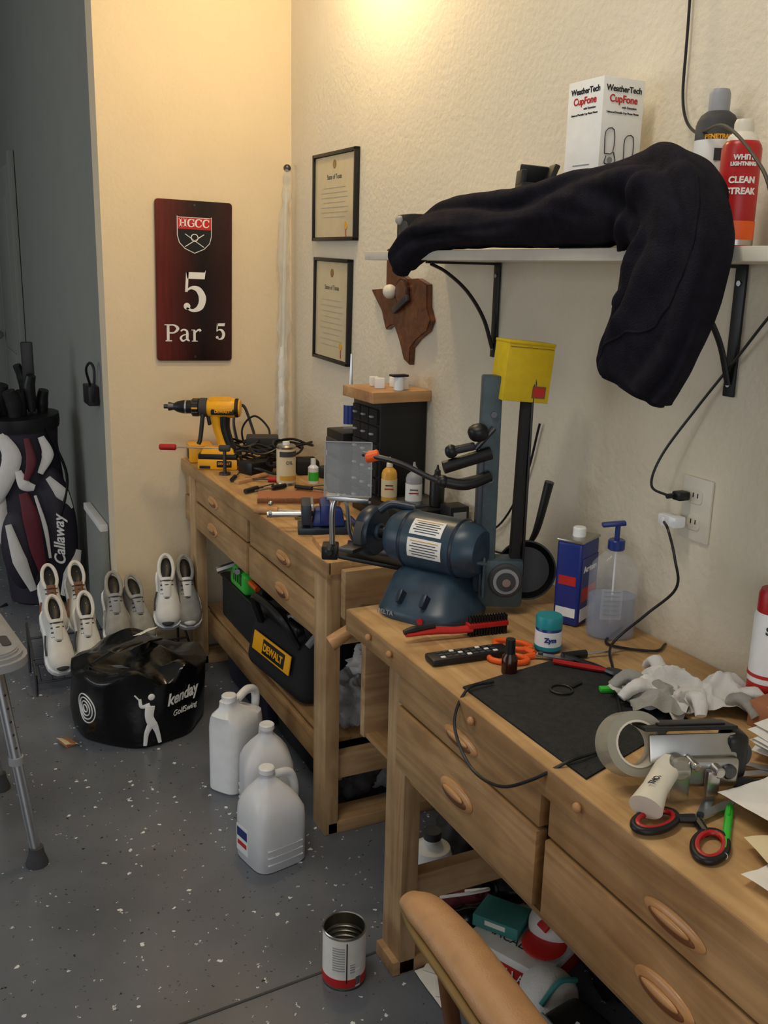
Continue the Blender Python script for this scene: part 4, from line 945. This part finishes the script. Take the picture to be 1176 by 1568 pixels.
o=Ob('wall_charger');o.box((.04,.13,.075),(0,0,0),'black',bev=.005);o.tube([(0,-.0,.03),(-.02,-.04,.1),(-.01,-.08,.13),(0,-.10,.10),(-.005,-.09,0),(0,-.06,-.02)],.005,'black',seg=6);o.done((.618,3.88,1.0))

# ------------------------------------------------------------------ chair
o=Ob('leather_armchair')
o.tube([(.680,1.250,.47),(.682,1.20,.482),(.685,1.10,.484),(.684,.98,.478),(.682,.85,.47),(.68,.70,.465)],[.022,.035,.040,.041,.041,.040],'leather',seg=28,flat=.66,n=8)
o.tube([(.668,1.245,.458),(.653,1.18,.462),(.648,1.08,.462),(.645,.95,.455),(.643,.82,.449),(.642,.70,.447)],.009,'piping',seg=10)
o.tube([(.69,1.16,.45),(.69,1.10,.30),(.66,.96,.20)],.014,'brown',seg=12);o.box((.42,.44,.09),(.41,.78,.38),'leather',bev=.035,seg=4)
o.box((.40,.06,.42),(.42,.56,.60),'leather',bev=.03,seg=4,rot=(8,0,0))
o.tube([(.155,1.10,.47),(.15,.98,.48),(.15,.75,.47)],[.03,.05,.05],'leather',seg=20,flat=.6);o.tube([(.18,1.08,.45),(.18,1.0,.25),(.2,.95,.2)],.018,'brown',seg=12)
o.box((.5,.05,.04),(.42,.96,.31),'brown',bev=.006)
for x in (.22,.64):
    for y in (.62,.98): o.box((.04,.04,.36),(x,y,.18),'brown',bev=.005)
o.done()

# ------------------------------------------------------------------ under-bench clutter
o=Ob('tool_bag');o.box((.24,.44,.20),(0,0,.10),'blackm',bev=.06,seg=6,taper=(.7,.88));o.box((.16,.26,.04),(0,.02,.20),'black',bev=.015,seg=3)
o.box((.004,.26,.060),(-.112,0,.11),'yellow',rot=(0,10,0),bev=.001);o.box((.005,.15,.046),(-.114,-.02,.11),'black',rot=(0,10,0),bev=.001);o.text('DEWALT',.033,T(-.1175,-.02,.11)@RZ(-90)@RX(80),'yellow',off=.001)
o.tube([(-.09,-.14,.17),(-.13,-.10,.26),(-.13,.08,.27),(-.09,.12,.17)],.012,'black',seg=8);o.tube([(-.05,-.18,.19),(-.02,.0,.24),(-.06,.18,.19)],.02,'blackm',seg=8)
o.done((1.04,2.68,.229),(0,0,6))
o=Ob('green_power_tool');o.box((.10,.17,.08),(0,0,.04),'green',bev=.02,seg=3)
for i in range(5): o.box((.104,.006,.04),(0,-.05+i*.02,.05),'blackm',bev=.001)
o.box((.06,.10,.05),(.02,-.10,.03),'black',bev=.012);o.done((1.01,3.12,.395))
o=Ob('storage_crate');o.box((.30,.40,.16),(0,0,.08),'blackm',bev=.01);o.box((.31,.41,.012),(0,0,.159),'black',bev=.004);o.done((1.12,3.14,.229))
def clutter(name,items,nz=.22):
    o=Ob(name)
    for (x,y,z,sx,sy,sz,m) in items: o.sph(1,(x,y,z),m,sc=(sx,sy,sz),nz=nz,ns=2.4,seg=40)
    o.done(ang=60)
clutter('plastic_bags',[(1.05,2.34,.30,.08,.08,.07,'grey'),(1.16,2.37,.38,.09,.06,.07,'wfab'),(1.20,2.32,.30,.08,.08,.06,'navy')],.4)
clutter('dark_cloth_pile',[(1.18,2.95,.45,.10,.14,.05,'blackm'),(1.12,2.6,.49,.10,.12,.025,'burg')])
o=Ob('loose_hand_tools')
for i in range(22):
    p=Vector((random.uniform(.98,1.22),random.uniform(2.42,3.22),random.uniform(.44,.50)));d=Vector((random.uniform(-1,1),random.uniform(-1,1),random.uniform(-.2,.3))).normalized()*.08
    o.tube([p-d,p+d],random.choice([.006,.01,.014]),random.choice(['black','dgrey','steel','redp','black','orange','grey']),seg=8,n=2)
o.done()
o=Ob('storage_bin');o.box((.30,.44,.14),(0,0,.07),'navy',bev=.02,taper=(1.05,1.05));o.box((.33,.46,.012),(0,0,.135),'navy',bev=.005);o.done((1.12,3.05,.001))
o=Ob('storage_bin');o.box((.28,.36,.12),(0,0,.06),'blackm',bev=.02,taper=(1.05,1.05));o.box((.30,.38,.012),(0,0,.117),'dgrey',bev=.005);o.done((1.13,2.60,.001))
clutter('plastic_bags',[(1.05,2.33,.08,.08,.08,.07,'dgrey'),(1.17,2.33,.10,.08,.06,.08,'grey')],.4)
o=Ob('labelled_bottle');o.lathe([(0,0),(.05,0),(.052,.01),(.052,.10),(.045,.125),(.02,.14),(.02,.155),(0,.155)],(0,0,0),'wplastic');o.wrap(.052,.015,.095,-120,120,'paper')
for i in range(6): o.wrap(.053,.03+i*.01,.033+i*.01,-50,40-8*(i%3),'dgrey')
o.cyl(.022,.02,(0,0,.16),'dgrey');o.done((1.05,1.83,.001),(0,0,-30))
clutter('black_bags',[(1.20,1.70,.11,.08,.08,.10,'vinyl'),(1.25,1.36,.14,.06,.13,.13,'blackm'),(1.19,1.90,.09,.09,.07,.085,'dgrey'),(1.26,1.12,.13,.06,.12,.12,'vinyl')],.3)
o=Ob('wrapped_bottles')
for i,(y,m) in enumerate(((1.79,'burg'),(1.73,'vinyl'),(1.85,'dgrey'))): o.tube([(.985,y-.01,.045),(1.05,y-.03,.05),(1.12,y-.07,.055),(1.17,y-.10,.055)],[.03,.032,.014,.012],m,seg=16,nz=.004,ns=40)
o.tube([(.96,1.74,.10),(1.02,1.70,.12),(1.08,1.72,.10),(1.04,1.76,.08)],.004,'paper',seg=6);o.tube([(1.0,1.78,.09),(1.06,1.74,.11),(1.1,1.78,.08)],.004,'silver',seg=6)
o.done((.03,-.06,.0))
o=Ob('gift_box');o.box((.18,.20,.055),(0,0,.0275),'redp',bev=.003);o.box((.183,.203,.020),(0,0,.052),'paper',bev=.003);o.text('MACALLAN',.030,T(-.0925,0,.024)@RZ(-90)@RX(90),'white');o.text('MACALLAN',.03,T(-.04,0,.0625)@RZ(-90),'dgrey');o.done((1.13,1.53,.001),(0,0,24))
o=Ob('teal_carton');o.box((.085,.11,.030),(0,0,.015),'tealb',bev=.003);o.box((.086,.05,.012),(0,0,.018),'paper',bev=.001);o.done((1.10,1.585,.064),(0,0,34))
o=Ob('golf_cap');o.sph(.055,(0,0,.02),'wfab',sc=(1,1,.85),seg=32,nz=.06,ns=20);o.sph(1,(-.045,-.03,.01),'redp',sc=(.05,.05,.007),rot=(0,-8,20));o.box((.05,.03,.008),(-.03,-.02,.055),'redp',rot=(0,-40,0),bev=.003);o.done((1.18,1.50,.072))
o=Ob('baseball_cap');o.sph(.062,(0,0,.02),'wfab',sc=(1,1,.8),seg=32,nz=.06,ns=18);o.tube([(-.05,-.04,.04),(0,-.03,.07),(.05,-.02,.05)],.006,'tealb',seg=8);o.sph(1,(-.055,-.03,.01),'wfab',sc=(.06,.055,.007),rot=(0,-8,20));o.done((1.08,1.37,.03))
o=Ob('shoe_bag');o.box((.12,.22,.10),(0,0,.05),'black',bev=.03,seg=4);o.text('MLV',.05,T(-.061,0,.05)@RZ(-90)@RX(90),'white',off=.001);o.text('MLV',.05,T(-.01,0,.101)@RZ(-70),'white',off=.001);o.tube([(-.05,-.10,.10),(-.07,0,.11),(-.05,.10,.10)],.006,'grey',seg=8);o.done((1.06,1.19,.001),(0,0,10))
o=Ob('storage_crate');o.box((.16,.20,.05),(0,0,.025),'brown',bev=.004);o.box((.165,.205,.006),(0,0,.05),'cardb',bev=.002);o.done((.99,.93,.001),(0,0,6))
o=Ob('paper_strips')
for a,x in ((0,0),(40,.05),(-30,.03)): o.sheet(.04,.12,T(x,x*.4,.004+x*.05)@RZ(a),'paper',nz=.008)
o.done((.90,1.53,.001))

# ------------------------------------------------------------------ lights
def area(name,loc,rot,sx,sy,e,col):
    l=bpy.data.lights.new(name,'AREA');l.shape='RECTANGLE';l.size=sx;l.size_y=sy;l.energy=e;l.color=col
    o=bpy.data.objects.new(name,l);o.location=loc;o.rotation_euler=[R(a) for a in rot];SC.collection.objects.link(o);return o
area('garage_door_daylight',(-1.6,-2.8,1.4),(78,0,-10),3.6,2.2,40,(.96,.97,.98))
area('side_daylight',(-3.7,3.6,1.5),(90,0,-90),3.6,1.8,45,(.89,.94,1.0))
o=Ob('pendant_lamp');o.cyl(.006,.58,(0,0,-.29),'black');o.cyl(.05,.02,(0,0,-.01),'white',bev=.004);o.lathe([(.012,-.52),(.03,-.54),(.10,-.60),(.098,-.602),(.028,-.545),(.010,-.53)],(0,0,0),'white');o.done((1.08,2.75,H))
l=bpy.data.lights.new('ceiling_bulb','POINT');l.energy=23;l.color=(1,.75,.41);l.shadow_soft_size=.05
lo=bpy.data.objects.new('ceiling_bulb',l);lo.location=(1.08,2.75,2.58);SC.collection.objects.link(lo)
area('ceiling_fixture',(.2,1.3,2.95),(0,0,0),1.0,.3,17,(1,.93,.82))
w=bpy.data.worlds.new('World');SC.world=w;w.use_nodes=True
w.node_tree.nodes['Background'].inputs[0].default_value=(.86,.91,1,1);w.node_tree.nodes['Background'].inputs[1].default_value=.38

# ------------------------------------------------------------------ camera
cd=bpy.data.cameras.new('camera');cam=bpy.data.objects.new('camera',cd);SC.collection.objects.link(cam);SC.camera=cam
th=R(14.1);ph=R(26.1);rl=.024
r0=Vector((math.cos(ph),-math.sin(ph),0));u0=Vector((math.sin(th)*math.sin(ph),math.sin(th)*math.cos(ph),math.cos(th)))
cx_=r0*math.cos(rl)+u0*math.sin(rl);cy_=-r0*math.sin(rl)+u0*math.cos(rl);cz=cx_.cross(cy_)
Mx=Matrix((cx_,cy_,cz)).transposed().to_4x4();Mx.translation=Vector((0,0,1.5));cam.matrix_world=Mx
cd.sensor_fit='VERTICAL';cd.sensor_height=36;cd.lens=36*1480/1568;cd.clip_start=.05
